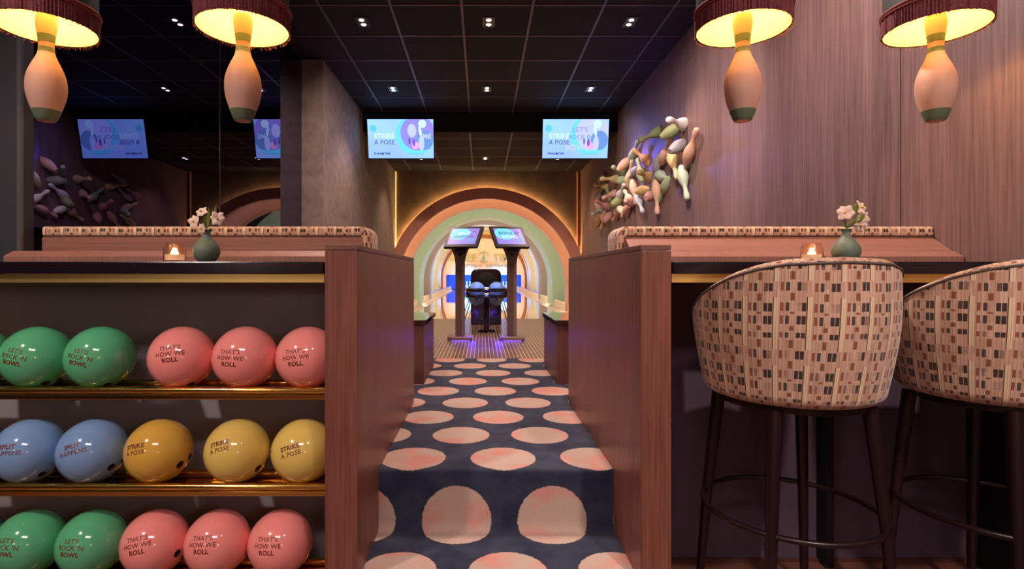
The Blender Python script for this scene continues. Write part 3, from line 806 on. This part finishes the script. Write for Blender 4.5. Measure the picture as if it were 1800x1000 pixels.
# ---------------------------------------------------------------- televisions
def screen_mat(name, c1, c2, es, rot=0):
    m, nt, b = newmat(name)
    n = contrast(noise(nt, 1.6, 2), .35, .65)
    nt.links.new(mix(nt, n, srgb(c1), srgb(c2)), b.inputs['Emission Color']); b.inputs['Emission Strength'].default_value = es
    b.inputs['Base Color'].default_value = (.01, .01, .015, 1); b.inputs['Roughness'].default_value = .3
    return m
def emi(name, c, es=1.0):
    return plain(name, (5, 5, 8), .4, emit=c, es=es)
TES = 1.15
SM = screen_mat('pale_blue_screen', (150, 200, 255), (140, 178, 250), TES)
E_ = {k: emi('screen_'+k, c, TES) for k, c in {'white': (188, 226, 255), 'dark': (70, 80, 150), 'cyan': (100, 205, 250), 'purple': (140, 130, 225), 'violet': (110, 80, 200), 'pink': (225, 160, 220),
      'pale': (178, 190, 250), 'steel': (100, 140, 205), 'teal': (90, 190, 235), 'navy': (40, 50, 110)}.items()}
def disc(parent, Mx, cx, cy, rx, ry, z, mat, name, clip=None, n=40, rot=0):
    mb = MB(); vs = []
    for k in range(n):
        a = 2*PI*k/n; px_, py_ = rx*math.cos(a), ry*math.sin(a)
        x = cx+px_*math.cos(rot)-py_*math.sin(rot); y = cy+px_*math.sin(rot)+py_*math.cos(rot)
        if clip: x = min(max(x, clip[0]), clip[1]); y = min(max(y, clip[2]), clip[3])
        vs.append(mb.bm.verts.new(Mx @ Vector((x, y, z))))
    mb.bm.faces.new(vs)
    return mb.build(name, mat, parent, recalc=False)
def television(cpx, lab, second):
    Z = 7.62; X0 = (cpx-CX)*Z/F; z0 = EYE+238*Z/F
    e = empty('television', (X0, Z, z0), lab, 'television', 'televisions hung at the ceiling step')
    a = math.radians(12); Wd, Hd = .905, .523
    up = Vector((0, -math.sin(a), math.cos(a))); rt = Vector((1, 0, 0)); Mx = frame((X0, Z, z0), rt, up)
    mb = MB(); v = mb.box(-Wd/2-.012, Wd/2+.012, -Hd/2-.014, Hd/2+.012, -.04, 0)
    for q in v: q.co = Mx @ q.co
    mb.build('casing', M['black'], e, bevel=.003)
    mb = MB(); v = [mb.bm.verts.new(Mx @ Vector(p)) for p in ((-Wd/2, -Hd/2, .002), (Wd/2, -Hd/2, .002), (Wd/2, Hd/2, .002), (-Wd/2, Hd/2, .002))]; mb.bm.faces.new(v)
    d = mb.build('display', SM, e, recalc=False)
    cl = (-Wd/2, Wd/2, -Hd/2, Hd/2)
    disc(d, Mx, .20, .05, .27, .27, .0025, E_['cyan'], 'picture', (-Wd/2, Wd/2, -Hd/2, Hd/2))
    disc(d, Mx, .235, .08, .235, .235, .003, E_['purple'] if not second else E_['pale'], 'picture', cl)
    disc(d, Mx, .33, -.02, .12, .13, .0033, E_['steel'], 'picture', (-Wd/2, Wd/2, -Hd/2, Hd/2))
    disc(d, Mx, .155, .11, .06, .09, .0036, E_['pale'], 'picture', cl)
    disc(d, Mx, .18, -.05, .018, .05, .0039, E_['violet'], 'picture')
    disc(d, Mx, .12, -.03, .013, .045, .0039, E_['dark'] if not second else E_['violet'], 'picture')
    disc(d, Mx, .20, -.09, .05, .05, .0036, E_['pink'], 'picture')
    disc(d, Mx, .285, -.06, .04, .10, .0042, E_['pale'], 'picture')
    disc(d, Mx, .30, .20, .055, .055, .0042, E_['white'], 'picture')
    disc(d, Mx, .27, .10, .02, .07, .0043, E_['white'], 'picture', rot=.2)
    disc(d, Mx, -.375, .14, .045, .05, .0026, E_['teal'], 'picture')
    def T(lines, size, x, y, mat, z=.005, **k):
        o = flat_text('lettering', lines, size, mat, Mx @ Matrix.Translation((x, y, z)), d, **k); return o
    T(['STRIKE'], .088, -.225, .035, E_['white'], bold=(0,)); T(['A POSE'], .085, -.225, -.05, E_['dark'])
    T(['SPARE    TIME'], .036, -.265, -.20, E_['navy'], bold=(0,)); disc(d, Mx, -.255, -.20, .016, .016, .0045, E_['navy'], 'picture')
    T(['BOUTIQUE BOWLING'], .022, .20, -.205, E_['steel'])
    if second:
        T(["LET'S"], .09, .06, .12, E_['purple']); T(['ROCK IN'], .08, .07, .02, E_['steel']); T(['BOWL'], .11, .02, -.12, E_['pale'], bold=(0,))
    else:
        T(['ME'], .09, .36, .03, E_['pale'], bold=(0,))
    mb = MB(); mb.box(X0-.08, X0+.08, Z+.04, 7.759, z0-.03, z0+.22); mb.build('bracket', M['black'], e)
    return e
television(704.5, 'left television hung at the ceiling step, showing STRIKE A POSE', False)
television(1011.5, 'right television hung by the walnut wall, pale blue screen', True)

# ---------------------------------------------------------------- scoring kiosks
def kiosk(px, pscr, yaw, lines, bold, lab):
    Z = 6.30; X0 = (px-CX)*Z/F
    e = empty('scoring_kiosk', (X0, Z, PLAT), lab, 'kiosk', 'twin scoring kiosks before the ball return')
    s = 1 if yaw > 0 else -1
    hexa = [(X0-.14, Z-.10), (X0-.08, Z-.16), (X0+.14, Z-.16), (X0+.14, Z+.10), (X0+.08, Z+.16), (X0-.14, Z+.16)]
    mb = MB(); mb.prism(hexa, PLAT+.012, PLAT+.045, 'Z'); mb.build('base', M['kiosk2'], e, bevel=.006)
    mb = MB(); mb.prism([(X0+(a-X0)*.72, Z+(b_-Z)*.72) for a, b_ in hexa], PLAT+.001, PLAT+.0115, 'Z'); mb.build('base_light', M['violet'], e, label='violet light under the base')
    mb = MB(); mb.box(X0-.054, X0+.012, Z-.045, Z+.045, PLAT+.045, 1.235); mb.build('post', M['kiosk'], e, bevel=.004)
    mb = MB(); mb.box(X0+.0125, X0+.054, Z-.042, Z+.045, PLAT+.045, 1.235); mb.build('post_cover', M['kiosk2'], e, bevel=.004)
    # flared neck
    mb = MB(); pr = []
    for k in range(9):
        t = k/8; pr.append((X0-.054-.048*t**2, 1.235+.175*t))
    for k in range(9):
        t = 1-k/8; pr.append((X0+.054+.048*t**2, 1.235+.175*t))
    mb.prism(pr, Z-.046, Z-.005, 'Y'); mb.build('neck', M['kiosk'], e)
    mb = MB(); mb.prism([(X0-.040, 1.375), (X0+.040, 1.375), (X0, 1.310)], Z-.050, Z-.0465, 'Y'); mb.build('neck_vent', M['black'], e)
    # screen
    Zs = 6.12; Xs = (pscr-CX)*Zs/F; zs = EYE+66.5*Zs/F; a = math.radians(43); psi = math.radians(yaw)
    rt = Vector((math.cos(psi), math.sin(psi), 0)); up = Vector((-math.sin(a)*math.sin(psi), math.sin(a)*math.cos(psi), math.cos(a)))
    Mx = frame((Xs, Zs, zs), rt, up); Wd, Hd = .395, .33
    mb = MB(); v = mb.box(-Wd/2, Wd/2, -Hd/2, Hd/2, -.035, 0)
    for q in v: q.co = Mx @ q.co
    h = mb.build('screen_housing', M['black'], e, bevel=.008, segs=3)
    mb = MB(); v = mb.box(-.07, .07, -Hd/2-.045, -Hd/2+.02, -.05, -.036)
    for q in v: q.co = Mx @ q.co
    mb.build('handle', M['gloss_black'], e, bevel=.006)
    mb = MB(); mb.tube([(X0, Z-.03, 1.40), tuple(Mx @ Vector((0, 0, -.036)))], .03, 12); mb.build('tilt_arm', M['black'], e)
    w, hh = Wd*.83, Hd*.76
    mb = MB(); v = [mb.bm.verts.new(Mx @ Vector(p)) for p in ((-w/2, -hh/2, .0015), (w/2, -hh/2, .0015), (w/2, hh/2, .0015), (-w/2, hh/2, .0015))]; mb.bm.faces.new(v)
    d = mb.build('display', screen_mat('kiosk_screen', (140, 140, 235), (172, 130, 226), .85), e, recalc=False)
    disc(d, Mx, -.05, .04, .115, .095, .002, E_['cyan'], 'picture', (-w/2, w/2, -hh/2, hh/2))
    disc(d, Mx, -.04, .02, .085, .075, .0022, E_['teal'], 'picture')
    disc(d, Mx, .11, -.055, .032, .036, .0024, E_['steel'], 'picture'); disc(d, Mx, .095, -.03, .008, .025, .0026, E_['steel'], 'picture', rot=.3); disc(d, Mx, .125, -.03, .008, .025, .0026, E_['steel'], 'picture', rot=-.3)
    disc(d, Mx, .10, .075, .006, .012, .0026, E_['navy'], 'picture', rot=.3); disc(d, Mx, .125, .065, .006, .012, .0026, E_['navy'], 'picture', rot=.3)
    y0 = .045
    for i, t in enumerate(lines):
        flat_text('lettering', [t], .062 if len(t) < 7 else .056, E_['white'] if i in bold else E_['navy'], Mx @ Matrix.Translation((.0, y0-i*.055, .003)), d, bold=(0,) if i in bold else ())
    return e
kiosk(809, 815.0, -19, ['SPLIT', 'HAPPENS'], (0,), 'left scoring kiosk, its tilted screen reading SPLIT HAPPENS')
kiosk(899.6, 895.5, 19, ["ROCK'N", 'BOWL'], (1,), 'right scoring kiosk, its tilted screen reading BOWL')
light('POINT', 'kiosk_violet_light', (-.12, 6.22, PLAT+.04), .6, (90, 50, 255), .05); light('POINT', 'kiosk_violet_light', (.2, 6.22, PLAT+.04), .6, (90, 50, 255), .05)
light('SPOT', 'kiosk_violet_light', (.05, 6.7, 1.25), 55, (96, 56, 255), .1, (.05, 6.15, PLAT), 62, 1.0)  # added spot in mid-air, strengthens the violet pool on the floor

# ---------------------------------------------------------------- ball return
X0 = .062; e = empty('ball_return', (X0, 7.3, PLAT), 'black ball return with rounded hood between the kiosks', 'ball return')
hw, zt = .225, EYE+9*8.2/F
pr = [(X0-hw, PLAT), (X0-hw, zt-.09)]+[(X0-hw+.09-.09*math.cos(a), zt-.09+.09*math.sin(a)) for a in [PI/2*k/8 for k in range(1, 9)]]
pr += [(X0+hw-.09+.09*math.sin(a), zt-.09+.09*math.cos(a)) for a in [PI/2*k/8 for k in range(0, 9)]]+[(X0+hw, PLAT)]
mb = MB(); mb.prism(pr, 8.15, 8.9, 'Y'); mb.build('hood', M['gloss_black'], e, bevel=.015, segs=3)
mb = MB(); mb.lathe([(0, -.001), (.13, -.001), (.15, -.012), (.15, -.02)], (X0, 8.13, 1.0), 40, Matrix.Rotation(PI/2, 4, 'X')); mb.build('hood_mouth', plain('pit_black', (8, 4, 8), .6), e, smooth=True)
Zr = 7.25
def loop(z, rx, ry, r, name):
    mb = MB(); n = 48; rings = []
    pts = []
    for k in range(n+1):
        a = 2*PI*k/n; c_, s_ = math.cos(a), math.sin(a)
        pts.append((X0+rx*math.copysign(abs(c_)**.5, c_), Zr+ry*math.copysign(abs(s_)**.6, s_), z))
    mb.tube(pts, r, 10, cap=False); return mb.build(name, M['gloss_black'], e, smooth=True, weld=.0005)
loop(.92, .258, .335, .024, 'tray_rim'); loop(.84, .258, .335, .022, 'tray_rim')
mb = MB()
for sx in (-1, 1):
    for yy in (7.05, 7.4): mb.tube([(X0+sx*.25, yy, .92), (X0+sx*.25, yy, .84)], .014, 8)
mb.build('tray_strut', M['gloss_black'], e, smooth=True)
for z in (.805, .705):
    mb = MB()
    for k in range(3): mb.tube([(X0+(-.13+.13*k)*1.0, 6.95, z-.005), (X0+(-.13+.13*k), 8.15, z-.005)], .010, 8)
    mb.build('ball_track', M['gloss_black'], e)
mb = MB(); mb.tube([(X0, 7.18, PLAT+.02), (X0, 7.18, .80)], .04, 16); mb.build('pedestal', M['gloss_black'], e, smooth=True)
mb = MB(); mb.lathe([(0, PLAT), (.12, PLAT), (.115, PLAT+.015), (.03, PLAT+.03), (0, PLAT+.03)], (X0, 7.18, 0), 32); mb.build('foot', M['gloss_black'], e, smooth=True)
BALLC['sky'] = (130, 170, 205); M['ball_sky'] = plain('sky_ball_resin', (130, 170, 205), .15, coat=.7)
for sx, zz, lab in ((-1, .915, 'pale blue ball on upper tray of ball return, left'), (1, .915, 'pale blue ball on upper tray of ball return, right'),
                    (-1, .815, 'pale blue ball in lower tray of ball return, left'), (1, .815, 'pale blue ball in lower tray of ball return, right')):
    ball(X0+sx*.128, zz, 'sky', None, lab, (0, -1, 0), 0, 180, y=7.12+(.20 if zz < .9 else 0), group='balls waiting on the ball return')
for sx in (-1, 1):
    for k in (0, 1):
        mb = MB(); mb.tube([(X0+sx*(.20+.03*k), 8.2, .80), (X0+sx*(.34+.05*k), 8.6, PLAT)], .008, 6); mb.build('side_brace', M['kiosk2'], e)
light('SPOT', 'ball_fill_light', (X0, 6.35, 1.55), 26, (60, 130, 255), .03, (X0, 7.1, .88), 32, .7)  # added blue spot in mid-air to tint the waiting balls

# ---------------------------------------------------------------- bowling pins on the right wall
PC = {'white': (214, 210, 206), 'olive': (142, 150, 104), 'sage': (160, 172, 136), 'mint': (184, 198, 176), 'peach': (222, 176, 148), 'pink': (218, 170, 154), 'orange': (196, 144, 106),
      'grey': (156, 154, 158), 'yellow': (212, 192, 136), 'gold': (200, 168, 108), 'paleblue': (188, 194, 200), 'mauve': (162, 146, 152), 'rose': (206, 152, 140), 'cream': (220, 208, 178)}
PM = {k: plain(k+'_wall_pin', c, .6) for k, c in PC.items()}
pinmesh = {}
WALL_PINS = [
 # head px, base px, colour, offset from wall, label
 ((1173.8,210.4),(1204.5,218.6),'white',.07,'white wall pin lying level at the very top of the cluster'),
 ((1195,222),(1158.4,244),'olive',.12,'fat olive green wall pin just under the top white one'),
 ((1223,227.8),(1206.6,289.3),'peach',.075,'peach wall pin at the right edge, head pointing up'),
 ((1123.6,247.3),(1158.4,230.9),'olive',.07,'olive wall pin reaching right along the upper edge, head left'),
 ((1119,248),(1111,283),'sage',.07,'sage wall pin hanging under the head of the upper olive pin'),
 ((1112.3,263.7),(1139,283),'orange',.13,'burnt orange wall pin slanting down right in upper cluster'),
 ((1174.8,244),(1166.6,288),'peach',.07,'small upright peach wall pin left of the yellow one'),
 ((1203,251),(1177,267),'grey',.13,'fat grey wall pin beside the tall peach pin at right'),
 ((1188,312),(1180,267),'yellow',.07,'yellow wall pin hanging head down below the grey one'),
 ((1206.6,349.7),(1198.4,291.3),'mint',.075,'pale mint wall pin at lower right, head hanging down'),
 ((1150,328),(1156.4,273),'grey',.07,'slim grey wall pin, head down, in middle of cluster'),
 ((1169,311),(1154,305),'mint',.13,'stubby mint wall pin sticking out over the slim grey pin'),
 ((1123.6,280),(1126.6,318),'sage',.08,'sage wall pin under the burnt orange one'),
 ((1122.5,301.6),(1143,313),'gold',.14,'small gold wall pin lying over a sage pin'),
 ((1106,312),(1121,296),'grey',.12,'grey wall pin slanting up right beside the gold one'),
 ((1111,281),(1104,328),'yellow',.07,'long cream yellow wall pin standing left of the grey slanted pin'),
 ((1118,358),(1112,317),'peach',.09,'peach wall pin, head down, above the pale blue one'),
 ((1154,374),(1155,318),'peach',.07,'peach wall pin hanging lowest in middle of cluster'),
 ((1156,355),(1173,324),'sage',.13,'green wall pin with a long shadow at its right'),
 ((1139,333),(1118,337),'gold',.14,'stubby gold wall pin pointing out, above the pale blue pin'),
 ((1150,342),(1135,349),'rose',.10,'rose brown stub pin between gold and peach pins'),
 ((1128.7,373),(1120,340),'paleblue',.08,'pale blue wall pin hanging head down'),
 ((1106,279.8),(1085,300),'peach',.12,'fat peach orange wall pin at upper left of cluster'),
 ((1076.5,293.5),(1096,306),'sage',.07,'sage wall pin, round head poking out left of fat peach pin'),
 ((1060,304),(1055.5,321),'mauve',.07,'mauve wall pin at the left upper corner'),
 ((1055.5,314),(1086,315),'yellow',.12,'level yellow wall pin in the left upper part'),
 ((1102,316),(1083,318),'sage',.13,'level sage wall pin right of the level yellow one'),
 ((1043.5,324),(1067,327),'gold',.12,'gold wall pin, head pointing out at left edge'),
 ((1050,330),(1048,350),'rose',.07,'rose wall pin upright at left edge'),
 ((1055.5,331),(1052,352),'grey',.12,'grey wall pin upright beside the rose one'),
 ((1070,331),(1071,352),'sage',.07,'short sage wall pin under the yellow level pin'),
 ((1059,347.5),(1082.5,340),'pink',.13,'pink wall pin, head left, base up to right'),
 ((1046.5,352),(1071,364),'rose',.13,'brownish pink wall pin slanting down right at left edge'),
 ((1040,377.5),(1058,368),'mint',.12,'pale mint wall pin with head at the far lower left'),
 ((1054,377),(1050,398),'gold',.07,'gold wall pin at lower left, base down'),
 ((1058.7,402),(1061,373),'peach',.08,'peach wall pin with head lowest at lower left'),
 ((1074,376),(1063,389),'rose',.12,'rose wall pin slanting at lower left'),
 ((1092.5,325),(1090.5,350),'white',.07,'white wall pin, slim head pointing up'),
 ((1094,348),(1075,361),'olive',.13,'green egg shaped wall pin below the slim white one'),
 ((1082,388),(1084,364),'peach',.07,'peach wall pin hanging beneath the green egg shaped one'),
 ((1103,335),(1104,356),'cream',.07,'cream peach wall pin behind the round pink one'),
 ((1114,357),(1100,352),'pink',.14,'round pink wall pin pointing out into the room'),
 ((1097.5,382),(1101,362),'pink',.08,'pink wall pin hanging under the round pink one'),
 ((1088.5,359),(1089.5,373),'cream',.08,'short cream wall pin tip between two hanging peach heads'),
 ((1047,357),(1055,367),'pink',.08,'pink wall pin behind the pale mint head'),
]
WX = 1.914
CUT_T = {'white wall pin lying level', 'olive wall pin reaching', 'burnt orange wall pin', 'small gold wall', 'green wall pin with', 'level yellow', 'gold wall pin, head', 'pink wall pin, head', 'brownish pink', 'pale mint wall pin with head', 'sage wall pin, round'}
CUT_B = {'stubby mint', 'stubby gold', 'rose brown stub', 'fat olive green', 'fat grey', 'fat peach', 'green egg', 'level sage', 'rose wall pin slanting', 'round pink'}
def wallpt(p, off):
    X_ = WX-off; Z = X_*F/(p[0]-CX); return Vector((X_, Z, EYE+(CY-p[1])*Z/F))
def proj(p): return Vector((CX+F*p.x/p.y, CY-F*(p.z-EYE)/p.y))
def direction(fn, out):
    best = None
    for th in range(0, 84, 3):
        for ph in range(0, 360, 4):
            t_, p_ = math.radians(th), math.radians(ph)
            dr = Vector((-math.sin(t_)*out, math.cos(t_)*math.cos(p_), math.cos(t_)*math.sin(p_)))
            e_ = fn(dr)+(th*.25 if out == 0 else 0)
            if best is None or e_ < best[0]: best = (e_, dr)
        if out == 0: break
    return best[1]
RS = .88
for hp, bp, c, off, lab in WALL_PINS:
    kind = 'T' if any(lab.startswith(q) for q in CUT_T) else 'B' if any(lab.startswith(q) for q in CUT_B) else ''
    Lg = .375; hv, bv = Vector(hp), Vector(bp)
    if kind == 'T':      # rises out of the wall, neck and head showing
        w0 = wallpt(bp, 0); dirn = direction(lambda d: (proj(w0+d*.27)-hv).length, 1); base = w0-dirn*.105
    elif kind == 'B':    # base end pointing out of the wall
        w0 = wallpt(hp, 0); dirn = -direction(lambda d: (proj(w0+d*.20)-bv).length, 1); base = w0-dirn*.20
    else:
        mp = (hv+bv)/2; mid = wallpt(mp, .048)
        dirn = direction(lambda d: (proj(mid+d*Lg/2)-proj(mid-d*Lg/2)-(hv-bv)).length, 0); base = mid-dirn*Lg/2
    o = pin_mesh(28).build('wall_pin', PM[c], smooth=True, angle=50); RS = 1.0 if kind else .86
    o.location = base; o.rotation_euler = dirn.to_track_quat('Z', 'Y').to_euler(); o.scale = (RS, RS, 1)
    if kind:
        o.data.transform(Matrix.Diagonal((RS, RS, 1, 1))); o.scale = (1, 1, 1)
        q = dirn.to_track_quat('Z', 'Y').to_matrix(); iq = q.inverted()
        bm = bmesh.new(); bm.from_mesh(o.data)
        r = bmesh.ops.bisect_plane(bm, geom=list(bm.verts)+list(bm.edges)+list(bm.faces), plane_co=iq @ (Vector((WX-.001, base.y, base.z))-base), plane_no=iq @ Vector((1, 0, 0)), clear_outer=True)
        bmesh.ops.holes_fill(bm, edges=[e_ for e_ in bm.edges if e_.is_boundary])
        bm.to_mesh(o.data); bm.free()
    tag(o, lab, 'wall decoration', 'pastel bowling pins mounted on the walnut wall')

# ---------------------------------------------------------------- bar stools
def stool(cx, cy, rotdeg, lab):
    e = empty('bar_stool', (cx, cy, 0), lab, 'bar stool', 'woven fabric bar stools at the right counter')
    R, z0 = .272, .752
    def topz(p):
        a = abs(math.degrees(p)); K = [(0, 1.148), (30, 1.143), (45, 1.130), (60, 1.108), (80, 1.066), (100, 1.016), (125, .965), (160, .95)]
        for (a0, h0), (a1, h1) in zip(K, K[1:]):
            if a <= a1: return h0+(h1-h0)*(a-a0)/(a1-a0)
        return .95
    A = math.radians(152)
    def rad(z):
        t = (z-z0)/.39
        return R*(.88+.155*math.sin(min(1, t*1.25)*PI/2)-.03*max(0, t-.55))
    def P_(p, z, r): return Vector((cx+r*-math.sin(p), cy-r*math.cos(p), z))
    N = 72
    # outer shell with rounded lower edge
    prof = []
    mb = MB()
    def outer(u_, v_):
        p = -A+2*A*u_; zt = topz(p)
        if v_ < .2:
            k = v_/.2; a = PI/2*k; r = rad(z0+.035)-.05+.05*math.sin(a); z = z0+.035-.035*math.cos(a)
        else:
            z = z0+.035+(zt-z0-.035)*(v_-.2)/.8; r = rad(z)
        return P_(p, z, r)
    def ouv(u_, v_):
        q = outer(u_, v_); p = -A+2*A*u_
        return (p*R+.5+ (q.z*.03), q.z-(.03*(1-v_/.2) if v_ < .2 else 0)+.02)
    mb.grid(outer, N, 26, ouv)
    mb.build('outer_shell', M['fabric'], e, smooth=True, angle=80)
    # rim + inner back
    mb = MB(); T = .055
    def inner(u_, v_):
        p = -A+2*A*u_; zt = topz(p)
        if v_ < .35:
            a = PI*v_/.35; r = rad(zt)-T/2+T/2*math.cos(a); z = zt+.018*math.sin(a)
        else:
            z = zt+(z0+.06-zt)*(v_-.35)/.65; r = rad(z)-T
        return P_(p, z, r)
    mb.grid(inner, N, 22, lambda u_, v_: ((-A+2*A*u_)*R+.5, 1.3-v_*.4))
    # arm fronts
    for u_ in (0, 1):
        p = -A+2*A*u_; zt = topz(p)
        mb.grid(lambda s_, t_: P_(p, z0+.0+(zt-z0)*t_, rad(z0+(zt-z0)*t_)-T*s_), 1, 6, lambda s_, t_: (s_*T, t_*.3))
    mb.build('inner_back', M['fabric'], e, smooth=True, angle=80)
    mb = MB(); mb.tube([P_(-A+2*A*k/N, topz(-A+2*A*k/N)+.003, rad(topz(-A+2*A*k/N))+.0005) for k in range(N+1)], .0035, 8); mb.build('piping', M['piping'], e, smooth=True)
    # seat cushion and pan
    mb = MB(); rs = R-.045
    mb.lathe([(0, z0+.10), (rs*.7, z0+.10), (rs*.93, z0+.09), (rs*.95, z0+.07), (rs*.95, z0+.006), (0, z0+.006)], (cx, cy, 0), 48); 
    mb.build('seat_cushion', plain('tan_seat_fabric', (176, 134, 110), .85), e, smooth=True)
    mb = MB(); mb.lathe([(0, z0+.005), (R*.86-.03, z0+.005), (R*.86-.03, z0-.018), (0, z0-.018)], (cx, cy, 0), 48); mb.build('seat_pan', M['black_metal'], e)
    rot = math.radians(rotdeg)
    for k in range(4):
        a = rot+PI/4+k*PI/2; d = Vector((math.cos(a), math.sin(a), 0)); c = Vector((cx, cy, 0))
        mb = MB(); mb.tube([c+d*.275+Vector((0, 0, 0)), c+d*.243+Vector((0, 0, .40)), c+d*.205+Vector((0, 0, z0-.01))], [.0125, .0165, .021], 16)
        mb.build('leg', M['black_metal'], e, smooth=True)
    mb = MB(); mb.torus((cx, cy, .405), .246, .0085, 72, 10); mb.build('footrest_ring', M['black_metal'], e, smooth=True)
    return e
stool(.946, 1.70, 6, 'woven block fabric bar stool nearest the partition, fully in view')
stool(1.575, 1.70, 14, 'woven block fabric bar stool at right, partly outside the photo')

# ---------------------------------------------------------------- candles, vases, flowers
CT = 1.16
def candle(x, y, lab, strength):
    e = empty('candle_jar', (x, y, CT), lab, 'candle', 'candle jars on the counters')
    R = .0365
    mb = MB()
    mb.lathe([(0, CT+.0005), (R-.004, CT+.0005), (R, CT+.006), (R, CT+.052), (R-.007, CT+.062), (R-.008, CT+.070), (R-.0105, CT+.070), (R-.010, CT+.060), (R-.0035, CT+.050), (R-.0035, CT+.010), (0, CT+.010)], (x, y, 0), 48)
    mb.build('jar', M['glass'], e, smooth=True, angle=60)
    mb = MB(); mb.lathe([(0, CT+.0105), (.031, CT+.0105), (.031, CT+.030), (0, CT+.030)], (x, y, 0), 32); mb.build('wax', M['wax'], e, smooth=True)
    mb = MB(); mb.lathe([(0, CT+.0305), (.012, CT+.032), (.013, CT+.036), (.007, CT+.044), (0, CT+.054)], (x, y, 0), 16); mb.build('flame', M['flame'], e, smooth=True)
    light('POINT', 'candle_light', (x, y, CT+.045), strength, (255, 180, 95), .008)
candle((307-CX)*1.95/F, 1.95, 'lit candle in clear ribbed glass jar beside the left vase', .35)
candle((1427-CX)*1.95/F, 1.95, 'lit candle in clear glass jar on right counter beside the vase', .6)
def vase(x, y, lab, s=1.0):
    P_ = [(0, .0005), (.020, .0005), (.026, .003), (.040, .020), (.0465, .038), (.0445, .055), (.034, .073), (.021, .087), (.0145, .096), (.0125, .105), (.0135, .112), (.021, .119), (.0195, .1195), (.011, .112), (.010, .10), (.012, .09), (0, .05)]
    mb = MB(); mb.lathe([(r*s, z*s+CT) for r, z in P_], (x, y, 0), 48); o = mb.build('bud_vase', M['vase'], None, smooth=True, angle=60)
    o.data.transform(Matrix.Translation((-x, -y, -CT))); o.location = (x, y, CT); tag(o, lab, 'vase', 'sage bud vases on the counters')
def petal(mb, c, d, n, L, Wd, curl):
    d = Vector(d).normalized(); n = Vector(n).normalized(); s = d.cross(n).normalized()
    def fn(u_, v_):
        w = Wd*math.sin(PI*min(1, u_*.93+.07))**.8*(v_-.5)
        return c+d*(L*u_)+s*w+n*(curl*u_*u_*L-.6*abs(v_-.5)**2*Wd+.25*L*u_*0)
    mb.grid(fn, 7, 4)
def blossom(e, c, n, size, ncol=True, petals=6, open_=.35):
    n = Vector(n).normalized(); a = n.orthogonal().normalized(); b_ = n.cross(a); mb = MB(); c = Vector(c)
    for k in range(petals):
        t = 2*PI*k/petals+random.random()*.3; d = a*math.cos(t)+b_*math.sin(t)
        petal(mb, c, d+n*(open_+random.uniform(-.15, .3)), n-d*.3, size*random.uniform(.85, 1.1), size*.85, -.25)
    fl = mb.build('blossom', M['petal'], e, smooth=True, angle=180, recalc=False)
    mb = MB(); mb.lathe([(0, -.004), (.0035, 0), (.003, .007), (0, .009)], c+n*.003, 10, n.to_track_quat('Z', 'Y').to_matrix().to_4x4()); mb.build('stamen', M['petal_y'], fl, smooth=True)
def sprig(x, y, blooms, leaves, lab):
    e = empty('flower_sprig', (x, y, CT+.11), lab, 'flowers', 'flower sprigs in the bud vases')
    base = Vector((x, y, CT+.085)); k_ = 1.95/F
    for (dx, dy, dep, n, size) in blooms:
        c = Vector((x+dx*k_, y+dep, CT+dy*k_))
        mb = MB(); m_ = (base+c)/2+Vector((-.005, 0, .01)); neck = Vector((x, y, CT+.122)); mb.tube([base, neck, (neck+c)/2+Vector((0, 0, .004)), c], .0016, 6); mb.build('stem', M['stem'], e)
        blossom(e, c, n, size)
    for (dx, dy, dep, d, L, Wd) in leaves:
        mb = MB(); c = Vector((x+dx*k_, y+dep, CT+dy*k_)); petal(mb, c, d, (0, -1, .3), L, Wd, .15); mb.build('leaf', M['leaf'], e, smooth=True, angle=180, recalc=False)
VL = (363-CX)*1.95/F; VR = (1487-CX)*1.95/F
vase(VL, 1.95, 'sage green bud vase on left counter beside the candle jar', .98)
vase(VR, 1.95, 'sage green bud vase on right counter behind the stool back', 1.0)
# offsets are pixels at the vase depth: right, up from the counter top
sprig(VL, 1.95, [(-19, 72, -.01, (-.3, -1, .1), .026), (-9, 90, .0, (-.2, -1, .6), .022), (20, 78, -.005, (.2, -1, -.1), .026), (-3, 60, -.02, (-.4, -1, -.3), .018)],
      [(2, 62, 0, (.1, 0, 1), .07, .012), (6, 66, .005, (.35, 0, 1), .075, .014), (-2, 64, .004, (-.1, 0, 1), .045, .014)], 'blush pink flower sprig in left vase, before the mirror')
sprig(VR, 1.95, [(-4, 88, -.01, (-.5, -1, .3), .030), (30, 98, .01, (.5, -1, .3), .026), (30, 78, -.005, (.5, -1, -.1), .030), (22, 66, -.01, (.2, -1, -.5), .026)],
      [(8, 86, -.015, (.35, 0, 1), .04, .026), (12, 70, -.02, (.8, 0, 1), .04, .022), (-2, 62, 0, (-.2, 0, 1), .03, .008), (2, 62, 0, (.6, 0, .9), .035, .016)], 'white and blush flower sprig in right vase, before the walnut wall')
